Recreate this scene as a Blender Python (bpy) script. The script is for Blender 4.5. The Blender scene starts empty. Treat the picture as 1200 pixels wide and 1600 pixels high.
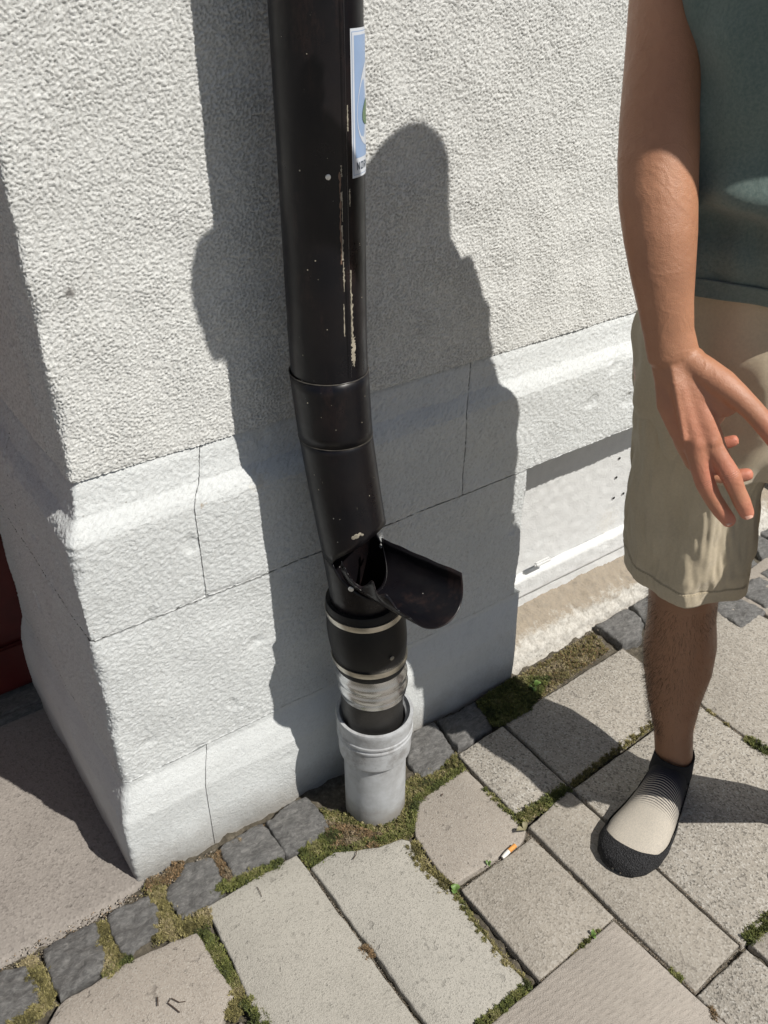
import bpy, bmesh, math, random
import numpy as np
from mathutils import Vector, Matrix
random.seed(7); RNG = np.random.default_rng(11)
SC = bpy.context.scene; COL = SC.collection
rad = math.radians

# ------------------------------------------------------------------ camera
CAM_H = 1.40
PITCH, ROLL, YAW = rad(32.94), rad(-0.066), rad(-35.69)
FPX = 1380.0                                    # focal length in photo pixels (1200 x 1600)
_f = Vector((-math.sin(YAW)*math.cos(PITCH), math.cos(YAW)*math.cos(PITCH), -math.sin(PITCH)))
_r = Vector((math.cos(YAW), math.sin(YAW), 0.0))
_d = _f.cross(_r)
_r1 = _r*math.cos(ROLL)+_d*math.sin(ROLL); _d1 = _f.cross(_r1)
cam_d = bpy.data.cameras.new('camera'); cam = bpy.data.objects.new('camera', cam_d); COL.objects.link(cam)
cam_d.sensor_fit = 'VERTICAL'; cam_d.sensor_height = 36; cam_d.lens = 36*FPX/1600
cam_d.clip_start = 0.02; cam_d.clip_end = 2000
cam.matrix_world = Matrix(((_r1.x, -_d1.x, -_f.x, 0), (_r1.y, -_d1.y, -_f.y, 0), (_r1.z, -_d1.z, -_f.z, CAM_H), (0, 0, 0, 1)))
SC.camera = cam

# ------------------------------------------------------------------ light
SUN_EL, SUN_SLOPE = 52.0, 0.42                  # shadows run along (-slope, 1) on the ground
sun_dir = Vector((SUN_SLOPE, -1, 0)).normalized()*math.cos(rad(SUN_EL)) + Vector((0, 0, math.sin(rad(SUN_EL))))
W = bpy.data.worlds.new('World'); SC.world = W; W.use_nodes = True
nt = W.node_tree; nt.nodes.clear()
sky = nt.nodes.new('ShaderNodeTexSky'); sky.sky_type = 'NISHITA'; sky.sun_disc = False
sky.sun_elevation = rad(SUN_EL); sky.sun_rotation = math.atan2(sun_dir.x, sun_dir.y)
bg = nt.nodes.new('ShaderNodeBackground'); bg.inputs[1].default_value = 0.047
out = nt.nodes.new('ShaderNodeOutputWorld'); nt.links.new(sky.outputs[0], bg.inputs[0]); nt.links.new(bg.outputs[0], out.inputs[0])
sl = bpy.data.lights.new('sun', 'SUN'); sl.energy = 4.7; sl.angle = rad(0.53); sl.color = (1.0, 0.955, 0.885)
so = bpy.data.objects.new('sun', sl); COL.objects.link(so); so.rotation_euler = sun_dir.to_track_quat('Z', 'Y').to_euler(); so.location = (2, -3, 5)
SC.view_settings.view_transform = 'Standard'; SC.view_settings.look = 'None'
SC.view_settings.exposure = 0.10; SC.view_settings.gamma = 1.0; SC.view_settings.use_curve_mapping = False

# ------------------------------------------------------------------ helpers
def ray(px, py): return _r1*((px-600)/FPX) + _d1*((py-800)/FPX) + _f
def G(px, py, z=0.0):                            # point of the horizontal plane z seen at a photo pixel
    d = ray(px, py); return Vector((0, 0, CAM_H)) + d*((z-CAM_H)/d.z)
def D(px, py, dep): return Vector((0, 0, CAM_H)) + ray(px, py)*dep

def tag(o, label=None, cat=None, group=None, kind=None):
    if label: o['label'] = label
    if cat: o['category'] = cat
    if group: o['group'] = group
    if kind: o['kind'] = kind
    return o
def empty(name, loc=(0, 0, 0)):
    o = bpy.data.objects.new(name, None); COL.objects.link(o); o.location = loc; o.empty_display_size = .05
    return o
def link(name, me, mat=None, parent=None, smooth=True, sharp=None):
    if mat: me.materials.append(mat)
    if smooth:
        me.polygons.foreach_set('use_smooth', [True]*len(me.polygons))
        if sharp is not None:
            me.set_sharp_from_angle(angle=rad(sharp))
    o = bpy.data.objects.new(name, me); COL.objects.link(o)
    if parent:
        o.parent = parent
        o.matrix_parent_inverse = Matrix.Translation(-Vector(parent.location))
    return o
def mesh(verts, faces):
    me = bpy.data.meshes.new('m'); me.from_pydata([tuple(v) for v in verts], [], faces); me.update(); return me
def np_mesh(V, F):                               # V (n,3), F (m,4) or (m,3)
    me = bpy.data.meshes.new('m'); V = np.asarray(V, np.float32); F = np.asarray(F, np.int32)
    k = F.shape[1]
    me.vertices.add(len(V)); me.vertices.foreach_set('co', V.ravel())
    me.loops.add(F.size); me.loops.foreach_set('vertex_index', F.ravel())
    me.polygons.add(len(F)); me.polygons.foreach_set('loop_start', np.arange(0, F.size, k, dtype=np.int32))
    me.update(calc_edges=True); me.validate(); return me
def grid_faces(nu, nv, wrap=False):
    i = np.arange(nu if wrap else nu-1)[:, None]; j = np.arange(nv-1)[None, :]
    i2 = (i+1) % nu
    return np.stack([i*nv+j+0*i, i2*nv+j, i2*nv+j+1, i*nv+j+1], -1).reshape(-1, 4)
def field(n, period_px, seed, slope=None):       # periodic band-limited noise, zero mean unit variance
    r = np.random.default_rng(seed).normal(size=(n, n)); f = np.fft.fft2(r)
    k = np.fft.fftfreq(n)[:, None]; l = np.fft.fftfreq(n)[None, :]
    px, py = period_px if isinstance(period_px, tuple) else (period_px, period_px)
    q = np.sqrt((k*px)**2+(l*py)**2)
    filt = np.exp(-((q-1.0)/0.45)**2) + 0.25*np.exp(-(q/0.6)**2)
    h = np.fft.ifft2(f*filt).real; return (h-h.mean())/h.std()
def sample(h, a, b):                             # bilinear periodic lookup, a,b in pixels of h
    n = h.shape[0]; i = np.floor(a).astype(int); j = np.floor(b).astype(int); u = a-i; v = b-j
    i0 = i % n; j0 = j % n; i1 = (i+1) % n; j1 = (j+1) % n
    return h[i0, j0]*(1-u)*(1-v)+h[i1, j0]*u*(1-v)+h[i0, j1]*(1-u)*v+h[i1, j1]*u*v
N = 1024
F_a = field(N, 8, 1); F_b = field(N, 18, 2); F_c = field(N, 7, 3); F_w = field(N, 160, 4); F_st = field(N, (11, 5), 5); F_m = field(N, 60, 6)

# ------------------------------------------------------------------ materials
class NM:
    def __init__(s, name):
        s.m = bpy.data.materials.new(name); s.m.use_nodes = True; s.t = s.m.node_tree; s.t.nodes.clear()
        s.o = s.n('ShaderNodeOutputMaterial'); s.b = s.n('ShaderNodeBsdfPrincipled'); s.l(s.b.outputs[0], s.o.inputs[0])
        s.tc = s.n('ShaderNodeTexCoord')
    def n(s, k, **kw):
        x = s.t.nodes.new(k)
        for a, b in kw.items(): setattr(x, a, b)
        return x
    def l(s, a, b): s.t.links.new(a, b)
    def noise(s, scale, detail=6, rough=.55, vec=None, dist=0):
        x = s.n('ShaderNodeTexNoise'); x.inputs['Scale'].default_value = scale; x.inputs['Detail'].default_value = detail
        x.inputs['Roughness'].default_value = rough; x.inputs['Distortion'].default_value = dist
        s.l(vec if vec else s.tc.outputs['Object'], x.inputs['Vector']); return x.outputs['Fac']
    def voro(s, scale, feature='F1', vec=None, out='Distance'):
        x = s.n('ShaderNodeTexVoronoi', feature=feature); x.inputs['Scale'].default_value = scale
        s.l(vec if vec else s.tc.outputs['Object'], x.inputs['Vector']); return x.outputs[out]
    def ramp(s, fac, stops, interp='LINEAR'):
        x = s.n('ShaderNodeValToRGB'); x.color_ramp.interpolation = interp; e = x.color_ramp.elements
        while len(e) < len(stops): e.new(.5)
        for i, (p, c) in enumerate(stops):
            e[i].position = p; e[i].color = (c, c, c, 1) if isinstance(c, (int, float)) else (*c, 1)
        s.l(fac, x.inputs[0]); return x.outputs[0]
    def mix(s, fac, a, b, mode='MIX'):
        x = s.n('ShaderNodeMix', data_type='RGBA', blend_type=mode)
        for sock, v in ((x.inputs[0], fac), (x.inputs[6], a), (x.inputs[7], b)):
            if isinstance(v, (int, float)): sock.default_value = v
            elif isinstance(v, tuple): sock.default_value = (*v, 1)
            else: s.l(v, sock)
        return x.outputs[2]
    def math(s, op, a, b=None, c=None):
        x = s.n('ShaderNodeMath', operation=op)
        for i, v in enumerate((a, b, c)):
            if v is None: continue
            if isinstance(v, (int, float)): x.inputs[i].default_value = v
            else: s.l(v, x.inputs[i])
        return x.outputs[0]
    def col(s, c):
        if isinstance(c, tuple): s.b.inputs['Base Color'].default_value = (*c, 1)
        else: s.l(c, s.b.inputs['Base Color'])
    def rough(s, r):
        if isinstance(r, (int, float)): s.b.inputs['Roughness'].default_value = r
        else: s.l(r, s.b.inputs['Roughness'])
    def bump(s, h, dist, strength=1.0):
        x = s.n('ShaderNodeBump'); x.inputs['Strength'].default_value = strength; x.inputs['Distance'].default_value = dist
        s.l(h, x.inputs['Height'])
        prev = s.b.inputs['Normal'].links
        if prev: s.l(prev[0].from_socket, x.inputs['Normal'])
        s.l(x.outputs[0], s.b.inputs['Normal'])
    def sep(s, vec=None):
        x = s.n('ShaderNodeSeparateXYZ'); s.l(vec if vec else s.tc.outputs['Object'], x.inputs[0]); return x.outputs
    def spot(s, p, r, soft=.5):                  # 1 inside a ragged blotch at point p
        v = s.n('ShaderNodeVectorMath', operation='DISTANCE'); s.l(s.tc.outputs['Object'], v.inputs[0]); v.inputs[1].default_value = p
        d = s.math('ADD', v.outputs['Value'], s.math('MULTIPLY', s.math('SUBTRACT', s.noise(120, 4), .5), r*2.2))
        return s.ramp(s.math('DIVIDE', d, r), [(1-soft, 1.0), (1.0, 0.0)])

def wall_mat(name, base, dark, spots=(), lowdirt=True):
    m = NM(name)
    c = m.mix(m.ramp(m.noise(3.5, 5), [(.35, 0.0), (.7, 1.0)]), base, tuple(x*.93 for x in base))
    c = m.mix(m.ramp(m.noise(38, 8, .7), [(.52, 0.0), (.75, .5)]), c, tuple(x*.80 for x in base))
    att = m.n('ShaderNodeAttribute', attribute_name='pit')
    c = m.mix(m.math('MULTIPLY', att.outputs['Fac'], .7), c, dark)  # shade in the crevices painted in as a darker colour
    stv = m.n('ShaderNodeMapping'); stv.inputs['Scale'].default_value = (1, 1, .22); m.l(m.tc.outputs['Object'], stv.inputs[0])
    c = m.mix(m.ramp(m.noise(22, 6, .7, vec=stv.outputs[0]), [(.55, 0.0), (.75, .30)]), c, tuple(x*.72 for x in base))
    c = m.mix(m.ramp(m.voro(19), [(.02, .6), (.035, 0.0)]), c, (.25, .23, .20))
    if lowdirt:
        z = m.sep()[2]
        f = m.math('MULTIPLY', m.ramp(m.math('ADD', z, m.math('MULTIPLY', m.noise(14, 6, .7), .10)), [(.05, 1.0), (.13, 0.0)]), .75)
        c = m.mix(f, c, (.27, .25, .22))
    for p, r, sc_, k in spots: c = m.mix(m.math('MULTIPLY', m.spot(p, r), k), c, sc_)
    m.col(c); m.rough(.85); m.bump(m.noise(520, 5, .7), .0016, .9); m.bump(m.noise(200, 5, .7), .0026, .7)
    return m.m
brown = (.33, .24, .14)
M_stucco = wall_mat('stucco_paint', (.755, .765, .745), (.24, .235, .22), [((.300, 1.08, 1.037), .010, (.18, .17, .16), .8)], False)
M_block = wall_mat('painted_stone', (.665, .69, .69), (.30, .29, .27), [
    ((.425, 1.045, .700), .008, brown, .8), ((.345, 1.04, .700), .007, brown, .7), ((.300, 1.04, .680), .006, (.45, .43, .38), .8), ((.52, 1.045, .71), .02, (.6, .55, .45), .4)])
def simple(name, c, r=.6, metal=0, bs=None, bd=.0005, var=.15, vs=20):
    m = NM(name); m.col(m.mix(m.ramp(m.noise(vs, 5), [(.3, 0.0), (.7, 1.0)]), c, tuple(x*(1-var) for x in c))); m.rough(r)
    m.b.inputs['Metallic'].default_value = metal
    if bs: m.bump(m.noise(bs, 5, .6), bd)
    return m.m
def slab_mat(name, base, gsc=240, grit=.5, pits=True, pattern=False, tint=(.42, .40, .36)):
    m = NM(name); ob = m.n('ShaderNodeObjectInfo').outputs['Random']
    loc = m.n('ShaderNodeVectorMath', operation='ADD'); m.l(m.tc.outputs['Object'], loc.inputs[0]); m.l(ob, loc.inputs[1]); v = loc.outputs[0]
    c = m.mix(m.ramp(m.noise(5, 6, vec=v), [(.35, 0.0), (.7, 1.0)]), base, tuple(x*.84 for x in base))
    c = m.mix(m.ramp(m.noise(28, 6, .6, vec=v), [(.45, 0.0), (.8, .6)]), c, tuple(x*.7 for x in base))
    agg = m.voro(gsc, vec=v, out='Color'); g = m.sep(agg)
    c = m.mix(m.ramp(g[0], [(.62, 0.0), (.9, grit)]), c, tint)
    c = m.mix(m.ramp(g[1], [(.70, 0.0), (.95, grit)]), c, tuple(x*.42 for x in base))
    if pits:
        pt = m.ramp(m.noise(75, 3, .5, vec=v), [(.30, 1.0), (.37, 0.0)])
        c = m.mix(m.math('MULTIPLY', pt, .6), c, tuple(x*.4 for x in base)); m.bump(m.math('SUBTRACT', 1.0, pt), .0012, .7)
    c = m.mix(m.ramp(m.noise(13, 7, .75, vec=v), [(.56, 0.0), (.70, .45)]), c, tuple(x*.55 for x in base))
    c = m.mix(m.ramp(m.voro(26, vec=v), [(.03, .7), (.05, 0.0)]), c, (.09, .08, .07))
    c = m.mix(m.ramp(ob, [(0, 0.0), (1, .5)]), c, tuple(x*k_ for x, k_ in zip(base, (.80, .78, .76))))
    m.col(c); m.rough(.88); m.bump(m.voro(gsc, vec=v), .0012, .55); m.bump(m.noise(60, 6, .7, vec=v), .002, .35)
    if pattern:
        w = m.n('ShaderNodeTexWave', wave_type='BANDS', bands_direction='DIAGONAL'); w.inputs['Scale'].default_value = 22; m.l(m.tc.outputs['Object'], w.inputs['Vector'])
        w2 = m.n('ShaderNodeTexWave', wave_type='BANDS', bands_direction='Y'); w2.inputs['Scale'].default_value = 30; m.l(m.tc.outputs['Object'], w2.inputs['Vector'])
        m.bump(m.math('MULTIPLY', w.outputs['Fac'], w2.outputs['Fac']), .0014, .35)
    return m.m
M_slabW = slab_mat('warm_concrete', (.350, .322, .278), 330, 1.0)
M_slabG = slab_mat('pale_concrete', (.395, .38, .338), 520, .75)
M_slabP = slab_mat('pinkish_concrete', (.355, .318, .275), 480, .5, True)
M_slabR = slab_mat('patterned_concrete', (.40, .362, .32), 600, .4, False, True)
M_asph = slab_mat('worn_asphalt', (.295, .27, .245), 260, .7, True, False, (.36, .33, .30))
def granite():
    m = NM('grey_granite'); ob = m.n('ShaderNodeObjectInfo').outputs['Random']
    mp = m.n('ShaderNodeMapping'); mp.inputs['Rotation'].default_value = (0, 0, .6); mp.inputs['Scale'].default_value = (1, 1.9, 1.5); m.l(m.tc.outputs['Object'], mp.inputs[0])
    ad = m.n('ShaderNodeVectorMath', operation='ADD'); m.l(mp.outputs[0], ad.inputs[0]); m.l(ob, ad.inputs[1]); v = ad.outputs[0]
    c = m.ramp(m.noise(75, 10, .78, vec=v, dist=.8), [(.30, (.075, .073, .070)), (.5, (.185, .182, .176)), (.72, (.38, .37, .35))])
    c = m.mix(m.ramp(m.noise(30, 6, .6, vec=v), [(.58, 0.0), (.75, .6)]), c, (.42, .41, .39))
    m.col(c); m.rough(.65); m.bump(m.noise(110, 10, .82, vec=v), .007, 1.0); m.bump(m.noise(300, 5, .8, vec=v), .002, .9)
    return m.m
M_gran = granite()
def soil():
    m = NM('soil'); c = m.ramp(m.noise(90, 8, .75), [(.3, (.035, .03, .022)), (.55, (.11, .095, .07)), (.75, (.26, .23, .18))])
    m.col(c); m.rough(.95); m.bump(m.noise(160, 6, .8), .004, .9); return m.m
M_soil = soil()
def vcol(name, rough=.8, trans=0):
    m = NM(name); a = m.n('ShaderNodeAttribute', attribute_name='Col'); m.l(a.outputs['Color'], m.b.inputs['Base Color']); m.rough(rough); return m.m
M_moss = vcol('moss_leaf'); M_grit = vcol('grit')
def black_pipe():
    m = NM('black_painted_steel'); n1 = m.noise(9, 5, .6); s = m.sep()
    mp = m.n('ShaderNodeMapping'); mp.inputs['Scale'].default_value = (1, 1, .35); m.l(m.tc.outputs['Object'], mp.inputs[0])
    c = m.mix(m.ramp(n1, [(.4, 0.0), (.65, .6)]), (.004, .004, .006), (.013, .010, .010))
    sc_ = m.ramp(m.noise(55, 9, .78, vec=mp.outputs[0]), [(.67, 0.0), (.70, 1.0)])
    msk = m.ramp(m.noise(8, 3, .5), [(.5, 0.0), (.62, 1.0)])
    c = m.mix(m.math('MULTIPLY', m.math('MULTIPLY', sc_, msk), .85), c, (.34, .31, .25))
    dots = m.ramp(m.voro(75), [(.045, 1.0), (.07, 0.0)])
    c = m.mix(m.math('MULTIPLY', m.math('MULTIPLY', dots, m.ramp(m.noise(17, 2), [(.56, 0.0), (.6, 1.0)])), .8), c, (.5, .5, .48))
    c = m.mix(m.math('MULTIPLY', m.ramp(m.noise(16, 8, .8, vec=mp.outputs[0]), [(.52, 0.0), (.62, .8)]), m.ramp(m.noise(5, 2), [(.4, 0.0), (.6, 1.0)])), c, (.024, .015, .014))
    m.col(c); m.rough(m.ramp(m.noise(14, 6, .7), [(.3, .22), (.75, .5)])); m.b.inputs['Specular IOR Level'].default_value = .28
    m.bump(m.noise(7, 4), .010, .4); return m.m
M_blk = black_pipe()
M_chip = simple('bare_metal_chip', (.42, .38, .30), .7, 0, 300, .0004, .5, 90)
M_chip2 = simple('worn_edge', (.10, .09, .075), .6, 0, 300, .0004, .8, 60)
M_blkdull = simple('dull_black_pipe', (.02, .019, .018), .45, 0, 120, .0006, .5, 30)
M_rub = simple('black_rubber', (.007, .007, .008), .5, 0, 60, .0004); M_rub.node_tree.nodes['Principled BSDF'].inputs['Specular IOR Level'].default_value = .25
M_ss = simple('steel_band', (.62, .59, .52), .32, 1.0, 40, .0004, .3, 25)
M_galv = simple('galvanised_steel', (.62, .63, .64), .26, 1.0, None, 0, .06, 12)
M_grey = NM('grey_plastic_pipe')
_c = M_grey.mix(M_grey.ramp(M_grey.noise(22, 8, .7), [(.42, 0.0), (.72, .8)]), (.43, .445, .46), (.26, .26, .26))
_z = M_grey.sep()[2]
_c = M_grey.mix(M_grey.math('MULTIPLY', M_grey.ramp(M_grey.math('ADD', _z, M_grey.math('MULTIPLY', M_grey.noise(40, 5), .04)), [(.03, 1.0), (.07, 0.0)]), .6), _c, (.20, .17, .13))
_mp = M_grey.n('ShaderNodeMapping'); _mp.inputs['Scale'].default_value = (1, 1, 5); _mp.inputs['Rotation'].default_value = (.3, .4, 0); M_grey.l(M_grey.tc.outputs['Object'], _mp.inputs[0])
_c = M_grey.mix(M_grey.ramp(M_grey.noise(30, 6, .7, vec=_mp.outputs[0]), [(.62, 0.0), (.7, .5)]), _c, (.55, .56, .57))
_c = M_grey.mix(M_grey.math('MULTIPLY', M_grey.math('MULTIPLY', M_grey.ramp(_z, [(.125, 0.0), (.15, 1.0), (.21, 1.0), (.25, .5)]), M_grey.ramp(M_grey.noise(32, 7, .75), [(.48, 0.0), (.62, 1.0)])), .6), _c, (.16, .15, .14))
M_grey.col(_c); M_grey.rough(.6); M_grey.bump(M_grey.noise(90, 5), .0006, .4); M_grey = M_grey.m
M_red = simple('dark_red_paint', (.10, .012, .010), .35, 0, 12, .002, .5, 8)

def skin():
    m = NM('skin'); z = m.sep()[2]
    c = m.mix(m.ramp(m.noise(9, 5), [(.3, 0.0), (.7, 1.0)]), (.46, .225, .128), (.35, .168, .095))
    c = m.mix(m.ramp(m.noise(60, 6, .7), [(.5, 0.0), (.8, .5)]), c, (.32, .145, .085))
    f = m.n('ShaderNodeAttribute', attribute_name='red'); c = m.mix(m.math('MULTIPLY', f.outputs['Fac'], .6), c, (.62, .20, .14))
    dk = m.math('MULTIPLY', m.ramp(z, [(.5, 1.0), (.75, 0.0)]), .65); c = m.mix(dk, c, (.23, .12, .065))  # shade on the lower legs painted into the skin colour by height
    m.col(c); m.rough(m.ramp(m.noise(45, 5), [(.3, .36), (.7, .52)])); m.b.inputs['Subsurface Weight'].default_value = .05
    m.b.inputs['Subsurface Radius'].default_value = (.012, .004, .002); m.b.inputs['Subsurface Scale'].default_value = .6
    m.bump(m.voro(900), .0003, .6); m.bump(m.noise(190, 7, .75), .0011, .7); m.bump(m.noise(35, 4, .5, dist=1.2), .0022, .45)
    vein = m.math('MULTIPLY', m.ramp(m.noise(13, 2, .4, dist=1.5), [(.44, 0.0), (.50, 1.0), (.56, 0.0)]), m.ramp(z, [(.6, 0.0), (.7, 1.0)])); m.bump(vein, .0012, .22)
    for p0, p1, r in (((1137, 741, 1.005), (1127, 720, 1.002), .014), ((1101, 751, 1.015), (1093, 728, 1.008), .014), ((1155, 776, 1.014), (1142, 746, 1.003), .009), ((1118, 786, 1.027), (1102, 757, 1.017), .009)):
        a, b_ = D(p0[0], p0[1], p0[2]*1.105), D(p1[0], p1[1], p1[2]*1.105); ax_ = (a-b_).normalized()
        dv_ = m.n('ShaderNodeVectorMath', operation='SUBTRACT'); m.l(m.tc.outputs['Object'], dv_.inputs[0]); dv_.inputs[1].default_value = a
        ln = m.n('ShaderNodeVectorMath', operation='LENGTH'); m.l(dv_.outputs[0], ln.inputs[0]); dt = m.n('ShaderNodeVectorMath', operation='DOT_PRODUCT'); m.l(dv_.outputs[0], dt.inputs[0]); dt.inputs[1].default_value = ax_
        dd_ = m.math('ADD', dt.outputs['Value'], m.math('MULTIPLY', m.noise(90, 2), .003))
        msk_ = m.math('MULTIPLY', m.ramp(m.math('DIVIDE', ln.outputs['Value'], r*1.3), [(.75, 1.0), (1.0, 0.0)]), m.ramp(m.math('ABSOLUTE', m.math('MULTIPLY', dt.outputs['Value'], 150.0)), [(.5, 1.0), (.8, 0.0)]))
        cr_ = m.math('MULTIPLY', msk_, m.math('POWER', m.math('ABSOLUTE', m.math('SINE', m.math('MULTIPLY', dd_, 1150.0))), 6.0))
        m.bump(m.math('SUBTRACT', 1.0, cr_), .0009, .5); c = m.mix(m.math('MULTIPLY', cr_, .15), c, (.20, .07, .04))
    m.col(c); return m.m
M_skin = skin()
def cloth(name, c, c2, weave, wr, wd, rough=.9, speck=0.0):
    m = NM(name); k = m.mix(m.ramp(m.noise(260, 4, .7), [(.35, 0.0), (.65, 1.0)]), c, c2)
    if speck: k = m.mix(m.ramp(m.noise(600, 3, .8), [(.55, 0.0), (.7, speck)]), k, (.17, .22, .21))
    m.col(k); m.rough(rough); m.b.inputs['Sheen Weight'].default_value = .25
    w = m.n('ShaderNodeTexWave', bands_direction='Z'); w.inputs['Scale'].default_value = weave; m.l(m.tc.outputs['Object'], w.inputs['Vector'])
    w2 = m.n('ShaderNodeTexWave', bands_direction='X'); w2.inputs['Scale'].default_value = weave; m.l(m.tc.outputs['Object'], w2.inputs['Vector'])
    m.bump(m.math('ADD', w.outputs['Fac'], w2.outputs['Fac']), .0004, .5); m.bump(m.noise(wr, 5, .6, dist=.8), wd, .5); return m.m
M_shirt = cloth('green_jersey', (.105, .155, .142), (.16, .21, .19), 900, 22, .006, .95, .35)
M_short = cloth('beige_cotton', (.58, .495, .35), (.52, .44, .31), 1100, 26, .004)
M_thread = simple('stitching', (.36, .30, .21), .9)
M_hair = simple('brown_hair', (.05, .03, .018), .5, 0, 200, .002)
M_leghair = simple('leg_hair_brown', (.07, .04, .02), .5)
M_eye = simple('eye_white', (.7, .7, .68), .2)

# ------------------------------------------------------------------ ground, pavement
gm = mesh([(-300, -300, -.035), (300, -300, -.035), (300, 300, -.035), (-300, 300, -.035)], [(0, 1, 2, 3)])
tag(link('ground', gm, simple('distant_paving', (.30, .28, .25), .9), smooth=False), kind='structure')

# bedding soil with a gently uneven top
nx, ny = 360, 300
X, Y = np.meshgrid(np.linspace(-.6, 2.6, nx), np.linspace(-.9, 1.5, ny), indexing='ij')
Z = -.011+.003*sample(F_b, X*500, Y*500)+.002*sample(F_m, X*300, Y*300)
pavement = link('pavement', np_mesh(np.stack([X, Y, Z], -1).reshape(-1, 3), grid_faces(nx, ny)), M_soil)
tag(pavement, kind='structure')

def jitter_poly(pts, step, amp, seed):
    r = random.Random(seed); o = []; n = len(pts)
    for i in range(n):
        a = Vector(pts[i][:2]); b = Vector(pts[(i+1) % n][:2]); L = (b-a).length; k = max(1, int(L/step)); nrm = Vector(((b-a).y, -(b-a).x)).normalized()
        ph = r.uniform(0, 9)
        for j in range(k):
            t = j/k; w = min(1, t*4, (1-t)*4) if k > 2 else 0
            o.append(a.lerp(b, t)+nrm*(amp*r.uniform(-1, 1)+amp*1.2*math.sin(ph+t*L*40)*w))
    return o
def area(p): return sum(p[i].x*p[(i+1) % len(p)].y-p[(i+1) % len(p)].x*p[i].y for i in range(len(p)))/2
def inset(p, d):
    n = len(p); o = []
    for i in range(n):
        a, b, c = p[i-1], p[i], p[(i+1) % n]
        e1 = (b-a).normalized(); e2 = (c-b).normalized(); n1 = Vector((-e1.y, e1.x)); n2 = Vector((-e2.y, e2.x)); m = (n1+n2)
        if m.length < 1e-6: m = n1.copy()
        m.normalize(); k = max(.5, m.dot(n1)); o.append(b+m*(d/k))
    return o
def slab(pts, mat, z=0, seed=0, label=None, gap=-.0006, amp=.0006, tilt=(0, 0)):
    pts = [Vector(p[:2]) for p in pts]
    if area(pts) < 0: pts = pts[::-1]
    P = inset(jitter_poly(pts, .011, amp, seed), gap); c = sum(P, Vector((0, 0)))/len(P); n = len(P)
    V = []; F = []
    rg = [(0, -.05), (0, -.004), (.0011, -.0012), (.0035, 0.0)]
    for d, dz in rg:
        for q in inset(P, d): V.append((q.x, q.y, z+dz+(q-c).x*tilt[0]+(q-c).y*tilt[1]))
    for k in range(len(rg)-1):
        for i in range(n): F.append((k*n+i, k*n+(i+1) % n, (k+1)*n+(i+1) % n, (k+1)*n+i))
    F.append(tuple(range(3*n, 4*n)))
    o = link('paving_slab', mesh(V, F), mat, pavement, sharp=50)
    if label: o['label'] = label
    return o
def cobble(pts, seed, z=.0, h=.010, label=None, nudge=0):
    pts = [Vector(p[:2]) for p in pts]
    if area(pts) < 0: pts = pts[::-1]
    r = random.Random(seed); c = sum(pts, Vector((0, 0)))/len(pts); pts = [c+(q-c)*1.035 for q in pts]; P = inset(jitter_poly(pts, .006, .0016, seed), .001); n = len(P); c = sum(P, Vector((0, 0)))/n
    V = []; F = []; K = [(1.0, -.05), (1.0, -.007), (.985, -.001), (.955, .0025), (.90, .004), (.8, .005), (.68, .0055), (.55, .006), (.42, .006), (.28, .006), (.12, .006)]
    tx, ty = r.uniform(-.05, .05), r.uniform(-.05, .05); ox = r.uniform(0, 500)
    for k, (s, dz) in enumerate(K):
        for q in P:
            w = c+(q-c)*s; nz = sample(F_b, np.array([w.x*700+ox]), np.array([w.y*700+ox]))[0]*.0010+sample(F_m, np.array([w.x*900+ox]), np.array([w.y*900]))[0]*.0016
            V.append((w.x, w.y, z+dz*h/.01+(nz if k > 0 else 0)+(w-c).x*tx+(w-c).y*ty))
    for k in range(len(K)-1):
        for i in range(n): F.append((k*n+i, k*n+(i+1) % n, (k+1)*n+(i+1) % n, (k+1)*n+i))
    F.append(tuple(range((len(K)-1)*n, len(K)*n)))
    o = link('cobblestone', mesh(V, F), M_gran, pavement, sharp=60)
    if label: o['label'] = label
    return o
g = lambda L: [G(*p) for p in L]
def line_x(a, b):                                 # helper: intersection of ground lines a0-a1 and b0-b1
    (p, q), (r_, s) = [[Vector(G(*t)[:2]) for t in L] for L in (a, b)]
    d1 = q-p; d2 = s-r_; k = ((r_-p).x*d2.y-(r_-p).y*d2.x)/(d1.x*d2.y-d1.y*d2.x); return p+d1*k
# slabs seen in the photograph (corners are points of the ground plane)
A0, A1, A2 = G(323, 1418), G(463, 1337), G(482, 1362); A3 = G(653, 1600)
dv = (A3-A2).normalized(); A2e = A2+dv*.34; A0e = A0+(G(390, 1563)-A0).normalized()*.37
slab([A0, A1, A2, A2e, A0e], M_slabG, .004, 1, amp=.0009)
B = g([(487, 1357), (523, 1332), (557, 1330), (590, 1325), (628, 1312), (640, 1315), (648, 1333), (663, 1360), (700, 1389), (727, 1417), (743, 1447), (823, 1537)])
Be = B[-1]+(G(762, 1600)-B[-1])*1.0; B2 = B[0]+dv*.34
bl = B[-1]+(G(760, 1600)-B[-1])
slab(B+[Vector((B2.x+.002, B[-1].y+.004, 0))], M_slabG, .003, 2, amp=.0009, label='pale slab with its wall side edge broken off')
slab(g([(727, 1202), (757, 1232), (793, 1265), (822, 1300), (812, 1320), (707, 1383), (675, 1347), (649, 1307), (647, 1280), (650, 1253)]), M_slabP, .002, 3, label='pinkish slab with one corner cut off')
slab(g([(831, 1309), (959, 1434), (843, 1532), (720, 1391)]), M_slabW, .002, 4)
slab(g([(785, 1134), (886, 1227), (809, 1277), (716, 1179)]), M_slabW, .001, 5)
FR = line_x(((972, 1014), (1095, 1104)), ((1024, 1129), (890, 1226)))
slab([G(789, 1130), G(972, 1014), FR, G(889, 1226)], M_slabW, .003, 6)
g1, g2, g3 = G(895, 1233), G(1160, 1478), G(1200, 1442)
gx = FR.x+.003
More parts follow.
